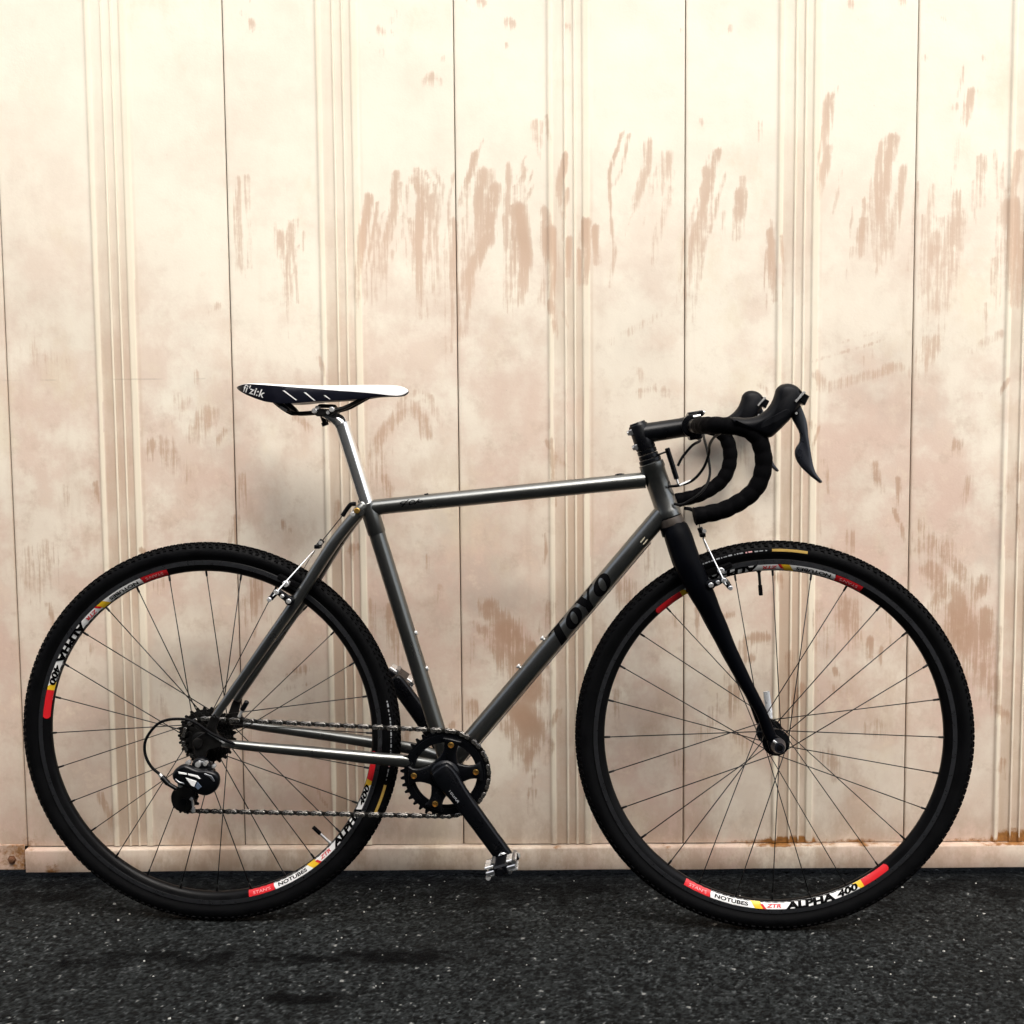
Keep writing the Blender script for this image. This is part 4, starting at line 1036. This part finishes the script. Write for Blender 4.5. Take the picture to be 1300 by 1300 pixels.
for px_c in (P1, P2):
    b = MB(); b.add(gear(11, PR, -.0500, -.0475, .0060, px_c, .0065)); b.add(lathe([(-.0595, .0030), (-.0590, .0062), (-.044, .0062)], (px_c[0], 0, px_c[1]), 14)); b.build('jockey_wheel', m_black, der, 30)
b = MB(); b.add(rod((-.0165, -.0600, .2430), (-.0150, -.0600, .2235), .0022, 8), 0); b.add(rod((-.0205, -.060, .2455), (-.0165, -.060, .2430), .0030, 8), 0); b.add(rod((-.0150, -.0605, .2290), (-.0150, -.0605, .2210), .0034, 8), 0); b.build('cage_pin', m_silver, der)
b = MB(); b.add(rod((-.0640, -.086, .2960), (-.0600, -.087, .2915), .0036, 10), 1); b.add(rod((-.0605, -.087, .2920), (-.0480, -.089, .2800), .0048, 12, .001), 0); b.add(rod((-.0480, -.089, .2800), (-.0330, -.091, .2720), .0038, 10), 0); b.build('barrel_adjuster', [m_black, m_silver], der)
b = MB(); p = curve([(.0700, -.068, .3430), (.0300, -.075, .3640), (.0000, -.078, .3850), (-.0189, -.079, .3918), (-.0483, -.080, .3912), (-.0697, -.081, .3815), (-.0880, -.083, .3570), (-.0900, -.084, .3320), (-.0800, -.085, .3100), (-.0640, -.086, .2960)], 6); b.add(tube(p, .0025, 10, transport=True)); b.build('shift_cable', m_cable, der)
# chain: a closed run of single links
def arc(c, r, a0, a1, n=10): return [V(c[0]+r*math.cos(a0+(a1-a0)*i/n), 0, c[1]+r*math.sin(a0+(a1-a0)*i/n)) for i in range(n+1)]
path = arc((0, AZ), .0362, R(90), R(262), 14)+arc(P1, PR, R(40), R(-35), 6)+arc(P2, PR, R(140), R(270), 10)+arc(BB, CR, R(-91), R(0), 14)+arc(BB, CR, R(0), R(91), 14)[1:]
path.append(path[0]); S = [0.0]
for a, c in zip(path[:-1], path[1:]): S.append(S[-1]+(c-a).length)
NL = int(round(S[-1]/.0127/2))*2; step = S[-1]/NL
def at(s):
    s = s % S[-1]; i = max(0, min(len(S)-2, int(np.searchsorted(S, s))-1)); u = (s-S[i])/max(1e-9, S[i+1]-S[i]); p = path[i]+(path[i+1]-path[i])*u
    return V(p.x, -.0415-.0035*min(1, max(0, (p.x-.05)/.33)), p.z)
b = MB()
for i in range(NL):
    p = at(i*step); b.add(lathe([(-.0036, .0019), (.0036, .0019)], tuple(p), 6)); b.add(lathe([(-.0018, .0036), (.0018, .0036)], tuple(p), 8))
chain = b.build('chain', m_chain_dark, bike, 40)
def link_mesh(wide):
    o = []
    for s, c in ((1, step/2), (-1, -step/2)):
        for k in range(5): a = -math.pi/2+math.pi*k/4 if s > 0 else math.pi/2+math.pi*k/4; o.append((c+.0037*math.cos(a), .0037*math.sin(a)))
    o.insert(5, (0, .0024)); o.append((0, -.0024)); b = MB(); y = .0032 if wide else .0022
    for s in (-1, 1): b.add(pillow(o, s*y, s*(y+.0010), .0003, False))
    return b
lm = {}
for i in range(NL):
    a, c = at(i*step), at((i+1)*step); d = c-a
    if i % 2 not in lm: o = link_mesh(i % 2).build('link', m_chain if i % 2 else m_chain_dark, chain, 30); lm[i % 2] = o.data
    else: o = link('link', lm[i % 2], chain)
    o.location = (a+c)/2; o.rotation_euler = (0, -math.atan2(d.z, d.x), math.asin(max(-1, min(1, d.y/d.length))))

# ------------------------------------------------------------------ cantilever brakes and cables
def canti(c, along, out, hang, pad_c, pad_dir, s, who):
    """c pivot on the stay or blade, along the arm towards the cable, pad by the rim"""
    b = MB(); y = s*.047
    P0 = V(c[0], y, c[1]); P1_ = P0+V(along[0], s*.014, along[1]); P2_ = P1_+V(out[0], s*.006, out[1])
    p, r = curve([P0, P0+(P1_-P0)*.5, P1_, P2_], 4, [(.006, .0075), (.005, .0065), (.0042, .0055), (.0036, .0045)]); b.add(tube(p, r, 12), 0)
    b.add(rod((P0.x, y-s*.008, P0.z), (P0.x, y+s*.010, P0.z), .0078, 14, .001), 0); b.add(rod((P0.x, y+s*.010, P0.z), (P0.x, y+s*.0135, P0.z), .0045, 10, .0008), 1)
    for q, rr in ((P1_, .0046), (P2_, .0040), (P0+(P1_-P0)*.55, .0036)): b.add(rod(q+V(0, s*.003, 0), q+V(0, s*.0085, 0), rr, 10, .0008), 1)
    arm = b.build('brake_arm', [m_black, m_silver], bike, 40)
    pd_ = V(pad_dir[0], 0, pad_dir[1]).normalized(); pc = V(pad_c[0], s*.020, pad_c[1]); b = MB()
    b.add(box(tuple(pc), (.046, .011, .010), .002, roty(-math.atan2(pd_.z, pd_.x))), 0); b.add(rod(pc, V(pc.x, s*.050, pc.z), .0030, 8), 1); b.add(rod((pc.x, s*.040, pc.z), (pc.x, s*.052, pc.z), .0058, 10, .001), 1)
    b.build('brake_pad', [m_rubber, m_silver], arm)
    b = MB(); b.add(rod(V(hang[0], s*.003, hang[1]), P1_+V(0, s*.006, 0), .0012, 8)); e = P1_+V(0, s*.006, 0); dr = (e-V(hang[0], 0, hang[1])).normalized(); b.add(rod(e, e+dr*.010, .0008, 6)); b.build('straddle_cable', m_silver, arm)
    return arm
for s in (-1, 1):
    canti((.1630, .5960), (-.0190, .0170), (-.0110, -.0120), (.1960, .6780), (.1560, .6250), (.88, -.45), s, 'rear')
    canti((.8900, .6240), (.0210, .0090), (.0100, -.0120), (.8815, .7020), (.9080, .6470), (.95, .33), s, 'front')
def hanger(c, d, up_to):
    b = MB(); c = V(c[0], 0, c[1]); d = V(d[0], 0, d[1]).normalized()
    b.add(rod(c-d*.006, c+d*.010, .0048, 10, .001), 0); b.add(box(tuple(c-d*.004), (.010, .020, .007), .001), 0); b.add(rod(c+V(.004, -.011, .004), c+V(.004, -.006, .004), .0036, 10), 1); b.add(rod(c+d*.008, V(up_to[0], 0, up_to[1]), .0009, 6), 2)
    return b.build('cable_hanger', [m_black, m_silver, m_cable], bike)
hanger((.2055, .6890), (.6, .78), (.2512, .7441)); hanger((.8800, .7080), (-.35, .93), (.8745, .7330))
b = MB(); b.add(tube(curve([(.2725, 0, .7610), (.2630, 0, .7600), (.2540, 0, .7490), (.2480, 0, .7400)], 5), .0040, 10, transport=True)); b.build('cable_guide', m_cable, bike)
b = MB(); b.add(rod((.8722, -.006, .7430), (.8755, -.006, .7330), .0052, 12, .001), 1); b.add(tube(curve([(.8722, -.004, .7430), (.8600, -.010, .7500), (.8500, -.016, .7520)], 4), .0032, 8, transport=True), 0); b.build('cable_stop_front', [m_cable, m_silver], bike).name = 'cable_stop'
# bracket with barrel at the front of the steerer
b = MB(); b.add(tube([(.8000, 0, .8430), (.8170, -.004, .8490), (.8215, -.006, .8520)], [(.008, .0018), (.007, .0018), (.006, .0018)], 10), 0); b.add(rod((.8195, -.006, .8560), (.8365, -.006, .8020), .0045, 12, .001), 0); b.add(rod((.8365, -.006, .8020), (.8400, -.006, .7910), .0022, 8), 1); b.build('cable_bracket', [m_black, m_silver], bike)
for pts in ([(.9000, -.170, .8870), (.8900, -.110, .8760), (.8870, -.060, .8620), (.8880, -.035, .8450), (.8797, -.025, .8207), (.8623, -.022, .8006), (.8400, -.020, .7920), (.8200, -.020, .7900)],
            [(.9000, .170, .8870), (.8950, .110, .8740), (.8935, .060, .8600), (.8945, .030, .8400), (.8950, .010, .8080), (.8800, -.010, .7813), (.8472, -.018, .7600), (.8300, -.020, .7600)],
            [(.8640, .060, .8760), (.8800, .030, .8690), (.8632, .000, .8597), (.8460, -.006, .8400), (.8380, -.008, .8250)]):
    b = MB(); b.add(tube(curve(pts, 8), .0024, 10, transport=True)); b.build('cable_housing', m_cable, bike)
b = MB(); b.add(rod((.8600, -.0205, .8000), (.8400, -.0200, .7918), .0030, 8)); b.build('cable_ferrule', m_silver, bike)
lo = -upn*.0180; b = MB(); b.add(rod(DT0+dd*.020+lo, DT1-dd*.06+lo*.98, .0011, 6)); b.build('gear_cable', m_alloy, frame)
b = MB(); p, r = curve([(.7300, -.002, .8095), (.7380, -.002, .8110), (.7460, -.002, .8108)], 3, [.0012, .0018, .0012]); b.add(tube(p, r, 8)); b.add(rod((.395, -.004, .7770), (.402, -.004, .7788), .0015, 8)); b.build('cable_clip', m_black, frame)
b = MB(); b.add(rod((.074, -.052, .402), (.084, -.053, .418), .0046, 10, .001), 0); b.add(rod((.068, -.052, .390), (.074, -.052, .402), .0030, 8), 1); b.build('fender_eyelet', [m_black, m_silver], frame)
